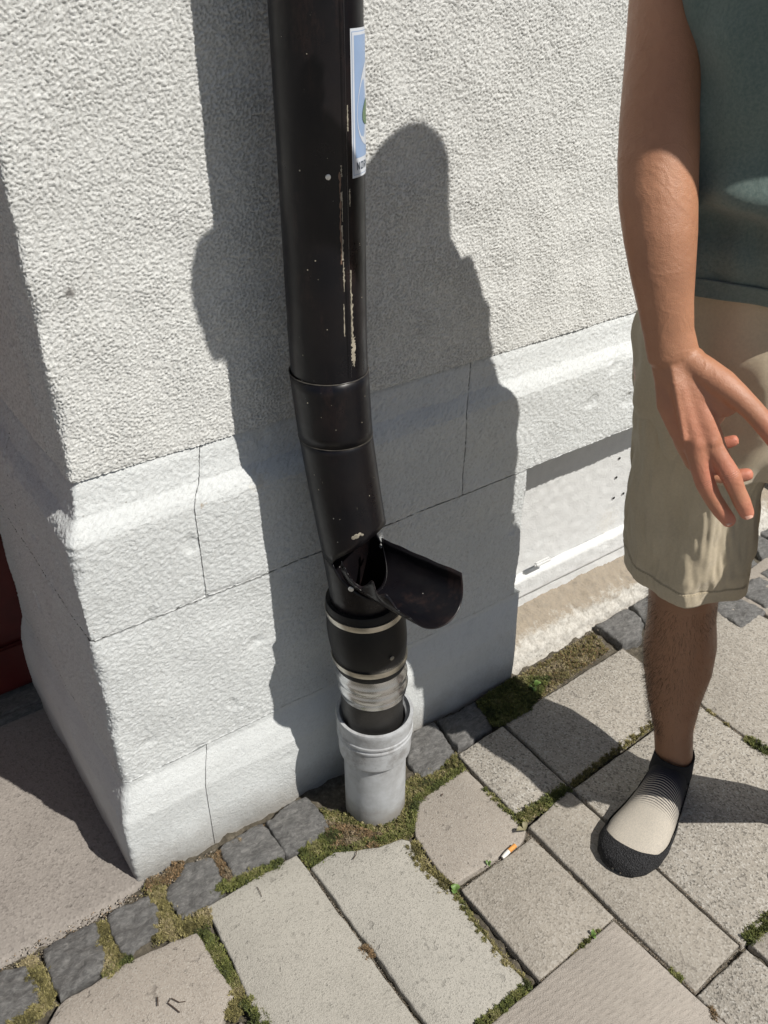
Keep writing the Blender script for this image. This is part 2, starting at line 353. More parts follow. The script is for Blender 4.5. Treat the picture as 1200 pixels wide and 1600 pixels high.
R1 = line_x(((1096, 1106), (1200, 1181)), ((1162, 1476), (1200, 1440)))
slab([g1, Vector((FR.x, FR.y-.012)), R1, g2], M_slabW, .001, 7)
slab(g([(826, 1293), (888, 1235), (1154, 1477), (1087, 1551)]), M_slabW, .002, 8, tilt=(0, .004))
i0, i1, i2 = G(958, 1440), G(1084, 1556), G(843, 1537)
i2 = i0+(i2-i0)*2.4
slab([i0, i0+(i1-i0)*2.3, i2+(i1-i0)*2.3, i2], M_slabR, .004, 9, amp=.0004, label='smooth slab with a fine diamond pattern pressed into it')
j0, j1 = G(1166, 1483), G(1089, 1556); jd = (i1-i0).normalized()
slab([j0, j0+jd*.2, j1+jd*.2, j1], M_slabW, .001, 10)
k0 = G(1172, 1474); slab([k0, k0+Vector((.2, .004, 0)), k0+Vector((.2, -.19, 0)), k0+Vector((.0, -.2, 0))], M_slabW, .0, 11)
l0, l1 = G(1122, 921), G(1200, 967); lx = line_x(((972, 1014), (1095, 1104)), ((1120, 921), (1200, 862)))
LW = (G(1200, 1181)-G(1096, 1104)).normalized()
lt = lx+Vector((.006, -.002)); lr = Vector(l0[:2])
slab([G(1016, 1000), G(1118, 926), Vector(G(1200, 968)[:2]), Vector(G(1200, 968)[:2])+LW.to_2d()*.12, Vector(G(1200, 1176)[:2]), G(1099, 1103)], M_slabW, .002, 12)
slab(g([(1128, 920), (1215, 858), (1300, 905), (1210, 967)]), M_slabP, .001, 13)
# bottom left pinkish slab and a corner of its neighbour
slab(g([(307, 1457), (368, 1553), (350, 1592), (330, 1625), (60, 1625), (100, 1563), (215, 1497)]), M_slabP, .002, 14, amp=.0014, label='rough pinkish slab with small pits')
slab([G(376, 1594), G(392, 1612), G(420, 1680), G(360, 1700), G(345, 1625)], M_slabP, -.002, 15)
# generic slabs outside the picture, for other viewpoints
n_ = 100
def inframe(p):
    v = Vector((p[0], p[1], -CAM_H)); z = v.dot(_f)
    return z > 0 and -60 < 600+FPX*v.dot(_r1)/z < 1260 and -60 < 800+FPX*v.dot(_d1)/z < 1655
for i in range(-3, 13):
    for j in range(-5, 6):
        x = .905*.9333+i*.2; y = .33+j*.2
        if y > .8: continue
        q = [(x+.002, y+.002), (x+.198, y+.002), (x+.198, y+.198), (x+.002, y+.198)]
        if any(inframe(p) for p in q+[(x+.1, y+.1)]): continue
        n_ += 1; slab([Vector(p) for p in q], M_slabW, random.uniform(-.001, .002), n_)
# cobbles along the wall
CB = [[(343, 1329), (375, 1305), (411, 1288), (446, 1334), (430, 1345), (367, 1376)],
      [(415, 1286), (440, 1264), (478, 1247), (500, 1270), (518, 1298), (490, 1318), (465, 1333), (448, 1337)],
      [(288, 1352), (333, 1341), (345, 1368), (352, 1387), (325, 1416), (284, 1440), (257, 1400)],
      [(167, 1431), (233, 1402), (247, 1417), (249, 1457), (208, 1492), (193, 1493), (174, 1462)],
      [(65, 1483), (110, 1457), (150, 1444), (167, 1493), (162, 1520), (94, 1562), (79, 1530)],
      [(-40, 1545), (0, 1522), (43, 1509), (55, 1530), (67, 1560), (20, 1600), (-40, 1630)],
      [(637, 1150), (677, 1131), (696, 1152), (709, 1177), (688, 1202), (660, 1217), (637, 1193)],
      [(683, 1128), (743, 1097), (758, 1116), (769, 1137), (716, 1172)],
      [(930, 979), (982, 951), (1006, 978), (1003, 998), (973, 1011)],
      [(987, 948), (1016, 930), (1040, 968), (1012, 982)], [(1022, 930), (1050, 910), (1075, 945), (1045, 962)],
      [(1058, 905), (1085, 890), (1112, 925), (1080, 943)],
      [(1150, 890), (1161, 861), (1184, 882), (1155, 902)], [(1166, 852), (1182, 836), (1206, 849), (1206, 873), (1190, 873)],
      [(1182, 831), (1191, 806), (1216, 800), (1220, 838), (1208, 845)], [(1122, 921), (1140, 892), (1151, 907), (1132, 919)],
      [(1122, 880), (1140, 850), (1156, 862), (1142, 886)], [(1150, 845), (1165, 820), (1178, 833), (1162, 852)], [(1196, 800), (1206, 775), (1235, 770), (1232, 800)]]
for k, p in enumerate(CB): cobble(g(p), 50+k, z=(.004 if k in (8,) else .001), h=.010)
for k in range(14):
    x = -.42+k*.0; 
for k in range(10):
    a = 1.66+k*.115; cobble([Vector((a, .83+.01*(k % 2))), Vector((a+.105, .83)), Vector((a+.105, .93)), Vector((a, .935))], 90+k)
# worn ground in the doorway: slightly uneven sheet
E0 = [(217, 1387), (160, 1428), (60, 1478), (0, 1512), (-160, 1600)]
eb = [Vector(G(*p)[:2]) for p in E0]
xs = np.linspace(-1.1, .215, 200); front = np.interp(xs, [p.x for p in eb[::-1]], [p.y for p in eb[::-1]])
V = []; rows = np.concatenate([np.linspace(0, 1, 150)])
XX = np.repeat(xs[:, None], len(rows), 1); YY = front[:, None]+(1.75-front[:, None])*rows[None, :]
ZZ = .002+.0012*sample(F_m, XX*300, YY*300)+.0005*sample(F_b, XX*1500, YY*1500)-.02*np.exp(-(YY-front[:, None])/.006)
tag(link('doorway_ground', np_mesh(np.stack([XX, YY, ZZ], -1).reshape(-1, 3), grid_faces(200, len(rows))), M_asph), kind='structure')

# ------------------------------------------------------------------ building wall
YB = 1.028
wall = empty('building_wall', (.21, 1.08, 0))
tag(wall, 'white roughcast building wall with moulded stone base, turning a corner at the doorway', 'wall')
def prof(z):                                      # depth of the wall face behind the foot of the base course
    z = np.asarray(z, float)
    return np.interp(z, [0, .150, .185, .215, .228, .683, .700, .712, .728, .748, .766, .780, 3],
                        [0, 0, .008, .019, .020, .020, .021, .027, .041, .047, .050, .054, .054])
def prof_up(z): return np.full_like(np.asarray(z, float), .050)
def corner_x(off): return .203+off*1.0 if np.isscalar(off) else .203+off*1.0
def wall_patch(name, u0, u1, z0, z1, step, kind, seed, mat, edge=(1, 1, 1, 1), pf=prof, parent=wall, back=.03, ztop=0):
    """a dressed block or a field of render; u runs along the front from the corner, negative u runs back along the return"""
    nu = max(3, int((u1-u0)/step)+1); nz = max(3, int((z1-z0)/step)+1)
    u = np.linspace(u0, u1, nu)
    # finer sampling round the corner
    z = np.linspace(z0, z1, nz); U, ZZ = np.meshgrid(u, z, indexing='ij'); off = pf(ZZ)
    if kind == 'stucco':
        s = 1/.00068
        n1 = sample(F_a, U*s*.95+seed*37, ZZ*s+seed*11); n2 = sample(F_b, U*s*.9+91, ZZ*s*.9+7); n3 = sample(F_w, U*s, ZZ*s); n4 = sample(F_c, U*s+5, ZZ*s+9)
        crev = np.minimum(np.abs(n1*.9+n2*.55)/.42, 1.0)
        msk = np.clip((n2*.6+n3*.7+n4*.3+.75), 0, 1)
        pl = np.tanh(2.4*(n1*.65+n2*.45+n4*.55+.30)); msk = .72+.28*msk; h = .00095*pl*msk + .0015*(crev-1)*msk*.5 + .00022*n4 + .0007*n3
        pit = np.clip((1-crev)*msk*.7+.7*(pl < -.1)*np.clip(-n1, 0, 1)*msk, 0, 1)
    else:
        s = 1/.0009
        n1 = sample(F_st, ZZ*0+U*s*.75+seed*53, ZZ*s*1.0+seed*17); n2 = sample(F_b, U*s*.8+seed*9, ZZ*s+3); n3 = sample(F_w, U*s+seed, ZZ*s); n4 = sample(F_c, U*s, ZZ*s)
        k = 1.0 if kind == 'rough' else .45
        h = k*(.00055*np.tanh(1.6*n1)+.0002*n2+.00045*n4)+.0009*n3-.0035*np.clip(sample(F_m, U*700+seed*31, ZZ*700)-1.9, 0, 1)*k
        crev = np.minimum(np.abs(n1+.4*n2)/.3, 1.0); pit = (1-crev)*.5*k; h = h-.0007*k*(1-crev)
    # worn edges at the joints
    du0, du1, dz0, dz1 = U-u0, u1-U, ZZ-z0, z1-ZZ
    wav = .0015*sample(F_m, U*400, ZZ*400)
    for on, dd in zip(edge, (du0, du1, dz0, dz1)):
        if on: h = h-.0015*on*np.exp(-np.maximum(dd+wav, 0)/.0022)
    r = np.clip(.011+.005*sample(F_m, ZZ*500, ZZ*0)+.0012*sample(F_b, ZZ*900, ZZ*0+40), .004, .024)       # rounding radius at the corner
    cx = corner_x(off); yf = YB+off
    t = np.clip((U+r)/(2*r), 0, 1)
    # bezier corner
    bx = (1-t)**2*cx+2*t*(1-t)*cx+t**2*(cx+r); by = (1-t)**2*(yf+r)+2*t*(1-t)*yf+t**2*yf
    Xp = np.where(U > r, cx+U, np.where(U < -r, cx, bx)); Yp = np.where(U > r, yf, np.where(U < -r, yf-U, by))
    nxn = -(1-t); nyn = -t; ln = np.sqrt(nxn**2+nyn**2); Xp = Xp+nxn/ln*h; Yp = Yp+nyn/ln*h
    V = np.stack([Xp, Yp, ZZ], -1).reshape(-1, 3); F = grid_faces(nu, nz)
    # skirts back into the wall
    bnd = [(range(nu), [j0]*nu) for j0 in (0, nz-1)]+[([i0_]*nz, range(nz)) for i0_ in (0, nu-1)]
    Vl = [V]; Fl = [F]; base = len(V); flip = [0, 1, 1, 0]
    for (I, J), fl in zip(bnd, flip):
        idx = np.array([i*nz+j for i, j in zip(I, J)]); tt = t.reshape(-1)[idx]; B_ = V[idx].copy()
        B_[:, 0] += (1-tt)*back; B_[:, 1] += tt*back
        m_ = len(idx); Vl.append(B_); a = np.arange(m_-1)
        q = np.stack([idx[a], idx[a+1], base+a+1, base+a], -1)
        Fl.append(q[:, ::-1] if fl else q); base += m_
    me = np_mesh(np.concatenate(Vl), np.concatenate(Fl))
    at = me.attributes.new('pit', 'FLOAT', 'POINT'); pv = np.zeros(base, np.float32); pv[:nu*nz] = pit.reshape(-1); at.data.foreach_set('value', pv)
    return link(name, me, mat, parent, sharp=None)
cxu = .253
for a_, b_, st_ in ((-.62, -.10, .003), (-.10, 1.16, .00155), (1.16, 1.75, .003)):
    wall_patch('roughcast_render', a_, b_, .7808, 1.62, st_, 'stucco', 1, M_stucco, (0, 0, 1.0, 0), prof_up)
J = .0005
band = [(-.62, -.31), (-.31, .188), (.188, .710), (.710, 1.8)]
for k, (a, b) in enumerate(band):
    b_ = b if k < 3 else b
    wall_patch('stone_block', a+J, b_-J, .533+J, .780-.0005, .0022, 'rough', 2+k, M_block, (1 if k else 0, 1 if k < 3 else 0, 1, .7))
wall_patch('stone_block', -.60, .874, .226, .533-J, .0022, 'rough', 9, M_block, (0, .6, 0, .5))
wall_patch('stone_block', -.60, .150, -.03, .226, .0025, 'fine', 11, M_block, (0, 1, 0, 0))
wall_patch('stone_block', .150+.001, .890, -.03, .226, .0025, 'fine', 12, M_block, (1, .6, 0, 0))
# plain wall core behind, up to eaves height out of view
def box(name, a, b, mat, parent=None, bev=0):
    V = [(x, y, z) for x in (a[0], b[0]) for y in (a[1], b[1]) for z in (a[2], b[2])]
    me = mesh(V, [(0, 1, 3, 2), (4, 6, 7, 5), (0, 4, 5, 1), (2, 3, 7, 6), (0, 2, 6, 4), (1, 5, 7, 3)])
    if bev:
        bm = bmesh.new(); bm.from_mesh(me); bmesh.ops.bevel(bm, geom=bm.edges[:], offset=bev, segments=2, affect='EDGES'); bm.to_mesh(me); bm.free()
    return link(name, me, mat, parent, sharp=40)
box('wall_core', (.275, 1.10, .55), (4.6, 1.60, 1.60), M_stucco, wall)
box('wall_core', (.275, 1.10, -.05), (1.09, 1.60, .55), M_stucco, wall)
box('upper_wall', (.255, 1.082, 1.6205), (4.6, 1.60, 3.2), M_stucco, wall)
box('wall_extension', (2.05, 1.079, .781), (4.6, 1.10, 1.6205), M_stucco, wall)
# niche: recessed smooth panel, trim, mortar fillet
PD = 1.150
def sheet(name, x0, x1, prf, mat, seed, step=.004, amp=.0006, parent=wall):
    nu = int((x1-x0)/step); L = [0]
    for a, b in zip(prf, prf[1:]): L.append(L[-1]+math.dist(a, b))
    nv = max(2, int(L[-1]/step)); s = np.linspace(0, L[-1], nv)
    yy = np.interp(s, L, [p[0] for p in prf]); zz = np.interp(s, L, [p[1] for p in prf]); u = np.linspace(x0, x1, nu)
    U, S = np.meshgrid(u, s, indexing='ij')
    h = amp*(sample(F_b, U*500+seed*40, S*500)+1.2*sample(F_w, U*900, S*900+seed*9)+.5*sample(F_c, U*800, S*800))
    V = np.stack([U, yy[None, :]-h*.8, zz[None, :]+h*.6], -1).reshape(-1, 3)
    F = grid_faces(nu, nv)
    me = np_mesh(V, F)
    o = link(name, me, mat, parent); return o
M_panel = wall_mat('smooth_painted_panel', (.70, .71, .705), (.4, .4, .4), [((1.5, 1.12, .2), .05, (.6, .55, .45), .25)], False)
M_mortar = NM('mortar'); _mz = M_mortar.sep()
_t = M_mortar.ramp(M_mortar.math('ADD', _mz[1], M_mortar.math('MULTIPLY', M_mortar.noise(11, 6, .7), .08)), [(.0, (.66, .65, .61)), (1.0, (.66, .65, .61))])
_t = M_mortar.mix(M_mortar.ramp(M_mortar.math('ADD', M_mortar.math('MULTIPLY', _mz[2], 9.0), M_mortar.math('MULTIPLY', M_mortar.math('SUBTRACT', M_mortar.noise(14, 7, .75), .5), 1.0)), [(.28, 0.0), (.42, 1.0)]), (.60, .58, .53), (.34, .29, .225))
_t = M_mortar.mix(M_mortar.ramp(M_mortar.noise(90, 6, .8), [(.42, 0.0), (.68, .75)]), _t, (.24, .215, .18))
M_mortar.col(_t); M_mortar.rough(.95); M_mortar.bump(M_mortar.noise(120, 7, .8), .004, .9); M_mortar = M_mortar.m
sheet('recessed_panel', 1.085, 2.25, [(PD, .56), (PD, .160)], M_panel, 3, amp=.0004)
sheet('panel_trim', 1.085, 2.25, [(PD-.001, .168), (PD-.014, .163), (PD-.018, .157), (PD-.019, .116), (PD-.018, .111), (PD-.008, .109)], M_panel, 4, .003, .0005)
sheet('panel_foot', 1.085, 2.25, [(PD-.010, .113), (PD-.012, .050)], M_panel, 8, .004, .0006)
sheet('mortar_fillet', 1.09, 2.25, [(PD-.006, .080), (PD-.02, .072), (1.100, .055), (1.075, .040), (1.054, .012), (1.038, -.02)], M_mortar, 5, .003, .0013)
box('wall_core', (2.2, 1.05, -.05), (4.6, 1.60, .56), M_block, wall)
M_dark = simple('hole_shade', (.01, .01, .01), .9)  # black for raised discs that stand in for the shade inside holes
def disc(name, c, r, n, mat, parent, seg=10, th=.001):
    c = Vector(c); n = Vector(n).normalized(); q = n.to_track_quat('Z', 'Y'); V = []; F = []
    for k, (rr, hh) in enumerate(((r, 0), (r, th*.7), (r*.75, th), (0.0001, th))):
        for i in range(seg): a = 2*math.pi*i/seg; V.append(c+q @ Vector((rr*math.cos(a), rr*math.sin(a), hh)))
    for k in range(3):
        for i in range(seg): F.append((k*seg+i, k*seg+(i+1) % seg, (k+1)*seg+(i+1) % seg, (k+1)*seg+i))
    return link(name, mesh(V, F), mat, parent)
def Yp(px, py, y): d = ray(px, py); return Vector((0, 0, CAM_H))+d*(y/d.y)
for p in ((968, 716), (963, 746), (959, 778), (974, 771)): disc('drill_hole', Yp(*p, PD-.002), .0035, (0, -1, 0), M_dark, wall)
box('conduit_blob', Yp(846, 880, PD-.03)+Vector((-.02, -.004, -.006)), Yp(846, 880, PD-.03)+Vector((.03, .008, .006)), M_panel, wall, .004)

box('far_jamb', (-3.5, 1.046, -.05), (-.95, 1.64, 3.2), M_block, wall)
box('lintel', (-.9499, 1.10, 2.25), (.2549, 1.60, 3.2), M_stucco, wall)
# door in the reveal
door = empty('entrance_door', (-.3, 1.62, 0)); tag(door, 'dark red painted door set back in the shaded doorway at far left', 'door')
box('door_leaf', (-.9, 1.60, .035), (.225, 1.64, 2.1), M_red, door, .003)
box('bottom_rail', (-.88, 1.588, .05), (.215, 1.6005, .16), M_red, door, .004)
box('door_frame', (.226, 1.585, .03), (.275, 1.66, 2.2), M_red, door, .004)
th_ = box('threshold', (-.9, 1.545, -.03), (.214, 1.66, .030), M_gran, door, .006)

# ------------------------------------------------------------------ pipes
def ring_loft(name, secs, mat, parent, seg=64, cap=False, sharp=35, solid=0):
    """secs: list of (centre, radius)"""
    V = []; F = []
    for c, r in secs:
        for i in range(seg): a = 2*math.pi*i/seg; V.append((c[0]+r*math.cos(a), c[1]+r*math.sin(a), c[2]))
    for k in range(len(secs)-1):
        for i in range(seg): F.append((k*seg+i, k*seg+(i+1) % seg, (k+1)*seg+(i+1) % seg, (k+1)*seg+i))
    if cap: F.append(tuple(range(seg))[::-1]); F.append(tuple(range((len(secs)-1)*seg, len(secs)*seg)))
    return link(name, mesh(V, F), mat, parent, sharp=sharp)
PX, PY, PR = .603, .972, .0538
zs = [1.7, .90, .80, .70, .60, .50, .42, .34, .27, .20, .0]
xs_ = [PX, PX, .608, .616, .625, .633, .638, .643, .647, .648, .648]
ys_ = [PY, PY, .968, .958, .946, .938, .934, .931, .930, .930, .930]
def ax(z): return Vector((float(np.interp(-z, [-q for q in zs], xs_)), float(np.interp(-z, [-q for q in zs], ys_)), z))
pipe = empty('downpipe', (PX, PY, .3)); tag(pipe, 'black metal downpipe on the wall with an open spout cut into its foot', 'downpipe')
ring_loft('upper_pipe', [(ax(z), PR) for z in np.linspace(.880, 3.0, 30)], M_blk, pipe)
def sleeve_z(th, base, amp): return base+amp*math.cos(th-2.2)
def shell(name, zlo, zhi, rlo, rhi, mat, parent, seg=128, nz=14, th=.0012):
    """thin tube whose lower and upper rims are functions of the angle"""
    V = []; F = []
    for k in range(nz+1):
        t = k/nz
        for i in range(seg):
            a = 2*math.pi*i/seg; z = zlo(a)*(1-t)+zhi(a)*t; c = ax(z); r = rlo*(1-t)+rhi*t
            V.append((c.x+r*math.cos(a), c.y+r*math.sin(a), z))
    for k in range(nz):
        for i in range(seg): F.append((k*seg+i, k*seg+(i+1) % seg, (k+1)*seg+(i+1) % seg, (k+1)*seg+i))
    o = link(name, mesh(V, F), mat, parent, sharp=50)
    md = o.modifiers.new('thickness', 'SOLIDIFY'); md.thickness = th; md.offset = -1
    return o
shell('sleeve', lambda a: .797+.0015*math.sin(a*2), lambda a: .898+.0015*math.sin(a*3), PR+.0003, PR+.0018, M_blk, pipe, nz=6)
for zz_, rr_w in ((.8975, PR+.0020), (.7975, PR+.0006)):
    ring_loft('worn_rim', [(ax(zz_+.0004*math.sin(k)), rr_w+q) for k, q in enumerate((0, .0003, 0))][:1]+[(ax(zz_+.0010), rr_w+.0002), (ax(zz_+.0014), rr_w-.0006)], M_chip2, pipe)
# shoe with the window for the spout
SA = -rad(75); adir = Vector((math.cos(SA), math.sin(SA), 0)); cdir = Vector((-adir.y, adir.x, 0))
ZR = .598; TR = .0475
def front(a): return math.cos(a-SA)
def lowcut(a):
    f = front(a)
    if f <= 0: return ZR
    s = math.sin(a-SA); return ZR-.004-.062*math.sqrt(max(0, 1-s*s))**.8
def topcut(a):
    f = front(a)
    if f <= 0: return ZR
    s = math.sin(a-SA); return ZR+.001+.050*f**.8+.010*s*f
shell('shoe_upper', topcut, lambda a: .800, PR, PR, M_blk, pipe, nz=16)
shell('shoe_lower', lambda a: .455, lowcut, PR-.001, PR, M_blk, pipe, nz=12)
# spout trough
L0, L1 = -.012, .150
def trough():
    nt_, ns = 60, 44; V = []; cc = ax(ZR)
    rr = random.Random(4)
    for i in range(nt_+1):
        t = i/nt_
        for j in range(ns+1):
            s = j/ns; b = math.pi*s        # 0 = near rim (camera left), pi = far rim
            s0 = L0+ (PR*.0)
            le = L1-.012+ .024*math.sin(b)+.026*(b/math.pi)**.7
            dist = s0+(le-s0)*t
            w = TR*(1.0+.17*t)
            dep = .060+.004*t
            cr = -math.cos(b)*w; dz = -math.sin(b)**.7*dep*(1-.10*t)
            rim = 0
            if s < .10:                       # dented near rim
                rim = .010*math.sin(t*19)*math.sin(t*7+1)*(1-s/.10)-.010*(1-s/.1)*max(0, 1-abs(t-.45)/.4)
                if t > .80: rim -= .028*(t-.80)/.20*(1-s/.1)
            rim2 = 0
            if s > .95: rim2 = .0006*math.sin(t*23)
            p = cc+adir*(PR*.80*math.sqrt(max(0, 1-(cr/TR)**2))*(1-t)*1.0+dist)+(-cdir)*(-cr)*(-1)*(-1)
            p = cc+adir*((PR*.9*math.sqrt(max(0, 1-(cr/(TR*1.06))**2)))*(1-t)+dist*(t if t < .15 else 1)*1.0)+cdir*cr
            p.z = ZR+dz+rim+rim2-.008*t+.006*t*t
            if s < .12 and t > .25: p = p-cdir*(-.006*math.sin(t*15)*(1-s/.12))
            V.append(p)
    F = []
    for i in range(nt_):
        for j in range(ns): F.append((i*(ns+1)+j, (i+1)*(ns+1)+j, (i+1)*(ns+1)+j+1, i*(ns+1)+j+1))
    o = link('spout', mesh(V, F), M_blk, pipe, sharp=60); o['label'] = 'open half round spout with a torn dented rim'
    md = o.modifiers.new('thickness', 'SOLIDIFY'); md.thickness = .0013; md.offset = 0
    return o
trough()
M_riv = simple('rivet_aluminium', (.72, .72, .70), .4, .6)
def on_pipe(z, ang, r=PR+.001): c = ax(z); return Vector((c.x+r*math.cos(ang), c.y+r*math.sin(ang), z))
disc('rivet', on_pipe(.560, SA-rad(62)), .0045, (math.cos(SA-rad(62)), math.sin(SA-rad(62)), 0), M_riv, pipe, 14, .002)
disc('rivet', on_pipe(.580, SA+rad(80), PR-.004), .0036, (-math.cos(SA+rad(80)), -math.sin(SA+rad(80)), 0.2), M_riv, pipe, 14, .002)
# long seam on the upper pipe, and the chipped strip beside it
def strip(name, a0, a1, z0, z1, r, mat, parent, nz=60, h=.0012, wob=0, seed=0, na=6):
    V = []; F = []; rr = random.Random(seed)
    for k in range(nz+1):
        z = z0+(z1-z0)*k/nz; c = ax(z); wa = wob*(rr.random()-.5); wb = wob*(rr.random()-.5)
        for j in range(na+1):
            a = (a0+wa)+(a1+wb-a0-wa)*j/na; e = h*math.sin(math.pi*j/na)**.5; V.append((c.x+(r+e)*math.cos(a), c.y+(r+e)*math.sin(a), z))
    for k in range(nz):
        for j in range(na): F.append((k*(na+1)+j, k*(na+1)+j+1, (k+1)*(na+1)+j+1, (k+1)*(na+1)+j))
    return link(name, mesh(V, F), mat, parent)
VA = math.atan2(-PY, -PX)                          # direction from the pipe to the camera
strip('folded_seam', VA+rad(27), VA+rad(35), .905, 3.0, PR-.0003, M_blk, pipe, 200, .0022)
rr = random.Random(5)
for k in range(16):
    z0 = .925+rr.random()*.30; ln = rr.uniform(.008, .045); a = VA+rad(rr.choice([24.5, 36.5, 37.5, 36.5, 25.5])); w = rad(rr.uniform(.8, 2.6))
    strip('paint_chip', a-w/2, a+w/2, z0, z0+ln, PR+.0002, M_chip, pipe, 14, .0002, w*.9, k, 2)
strip('paint_chip', VA+rad(36), VA+rad(42), .918, .960, PR+.0002, M_chip, pipe, 24, .0002, rad(4), 77, 3)
strip('paint_chip', VA+rad(36.5), VA+rad(39), .96, 1.02, PR+.0002, M_chip, pipe, 24, .0002, rad(3), 78, 3)
strip('paint_chip', VA+rad(22), VA+rad(24), 1.06, 1.17, PR+.0002, simple('brown_primer', (.16, .10, .07), .6), pipe, 30, .0002, rad(2), 79, 3)
for k in range(26):
    a = VA+rad(rr.uniform(-50, 60)); z = rr.uniform(.62, 1.35); z = z if z < .89 or z > .93 else .87
    cN = Vector((math.cos(a), math.sin(a), 0)); disc('paint_speck', on_pipe(z, a, PR+(.0042 if .80 < z < .91 else .0003)), rr.uniform(.0004, .0010), cN, M_chip, pipe, 6, .0003)
disc('paint_speck', on_pipe(1.165, VA+rad(8), PR), .0034, (math.cos(VA+rad(8)), math.sin(VA+rad(8)), 0), M_riv, pipe, 12, .0007)
for dz, da, r_ in ((0, 0, .0045), (.003, 6, .003), (-.002, -5, .0035), (.001, 10, .0022)):
    a = VA+rad(8+da); disc('paint_speck', on_pipe(.655+dz, a, PR), r_, (math.cos(a), math.sin(a), 0), M_chip, pipe, 8, .0004)
# rubber coupling with two steel bands
def cr(z, r): c = ax(z); return (c, r)
coup = ring_loft('rubber_coupling', [cr(.366, .0545), cr(.366, .060), cr(.372, .0618), cr(.390, .0622), cr(.397, .0625), cr(.405, .0645), cr(.425, .0662), cr(.450, .0662), cr(.468, .0645), cr(.478, .0630), cr(.500, .0625), cr(.505, .061), cr(.505, .0535)], M_rub, pipe)
for z in (.4850, .3860):
    hc = ring_loft('hose_clamp', [cr(z-.0052, .0620), cr(z-.0052, .0645), cr(z, .0652), cr(z+.0052, .0645), cr(z+.0052, .0620)], M_ss, pipe)
disc('rubber_stud', ax(.420)+Vector((math.cos(VA+rad(32)), math.sin(VA+rad(32)), 0))*.068, .004, (math.cos(VA+rad(32)), math.sin(VA+rad(32)), 0), M_chip, pipe, 10, .0015)
ring_loft('metal_collar', [cr(.370, .0545), cr(.370, .0585), cr(.354, .0588), cr(.351, .0608), cr(.344, .0622), cr(.337, .0608), cr(.334, .0586), cr(.331, .0586), cr(.328, .0606), cr(.321, .0620), cr(.314, .0608), cr(.311, .0588), cr(.303, .0584), cr(.300, .0575), cr(.300, .0545)], M_galv, pipe)
ring_loft('inner_pipe', [cr(.10, .0545), cr(.372, .0545)], M_blkdull, pipe)
drain = empty('drain_pipe', (.648, .930, 0)); tag(drain, 'grey plastic drain pipe socket standing in the ground under the downpipe', 'drain pipe')
gx_, gy_ = .648, .930
gc = lambda z, r: ((gx_, gy_, z), r)
ring_loft('pipe_body', [gc(-.03, .0575), gc(.150, .0575)], M_grey, drain)
ring_loft('socket', [gc(.145, .058), gc(.150, .0595), gc(.156, .0655), gc(.165, .0665), gc(.197, .0668), gc(.200, .0690), gc(.203, .0690), gc(.2055, .0672), gc(.2085, .0672), gc(.211, .0695), gc(.215, .0695), gc(.217, .0680), gc(.236, .0690), gc(.243, .0700), gc(.247, .0690), gc(.247, .0635), gc(.240, .0610), gc(.236, .0556), gc(.225, .0550)], M_grey, drain)
# sticker
def on_r(a, z, r): return (PX+r*math.cos(a), PY+r*math.sin(a), z)
def patch(name, a0, a1, z0, z1, r, mat, parent, na=16, nz=4):
    V = [on_r(a0+(a1-a0)*i/na, z0+(z1-z0)*j/nz, r) for i in range(na+1) for j in range(nz+1)]
    return link(name, mesh(V, [(i*(nz+1)+j, (i+1)*(nz+1)+j, (i+1)*(nz+1)+j+1, i*(nz+1)+j+1) for i in range(na) for j in range(nz)]), mat, parent)
sk = empty('sticker', (PX, PY, 1.31)); tag(sk, 'blue and white rectangular sticker wrapped round the side of the black downpipe', 'sticker')
M_w = simple('sticker_white', (.62, .66, .72), .4); M_bl = simple('sticker_blue', (.27, .38, .58), .4); M_gr = simple('sticker_green', (.12, .20, .10), .5); M_ink = simple('sticker_ink', (.03, .05, .08), .5)
sa0, sa1 = VA+rad(42.5), VA+rad(120); sz0, sz1 = 1.160, 1.318
patch('backing', sa0, sa1, sz0, sz1, PR+.0005, M_w, sk)
patch('border_line', sa0+.035, sa1-.035, sz0+.003, sz1-.003, PR+.0007, M_bl, sk)
patch('inner_white', sa0+.047, sa1-.047, sz0+.0038, sz1-.0038, PR+.0009, M_w, sk)
patch('picture_field', sa0+.10, sa1-.10, sz0+.022, sz1-.007, PR+.0011, M_bl, sk)
def blob(name, ac, zc, ra, rz, r, mat, n=24, pw=1):
    V = [on_r(ac, zc, r)]+[on_r(ac+ra*math.cos(2*math.pi*i/n)*(1-.25*math.sin(2*math.pi*i/n)*pw), zc+rz*math.sin(2*math.pi*i/n), r) for i in range(n)]
    return link(name, mesh(V, [(0, i+1, (i+1) % n+1) for i in range(n)]), mat, sk)
sm_ = (sa0+sa1)/2
blob('pale_shape', sm_, 1.238, .50, .045, PR+.0014, M_w); blob('green_shape', sm_, 1.230, .28, .014, PR+.0017, M_gr)
def letter(polys, a0, z0, w, h):
    V = []; F = []
    for pl in polys:
        b = len(V)
        for x, y in pl: V.append(on_r(a0+x*w, z0+y*h, PR+.0013))
        F.append(tuple(range(b, b+len(pl))))
    return V, F
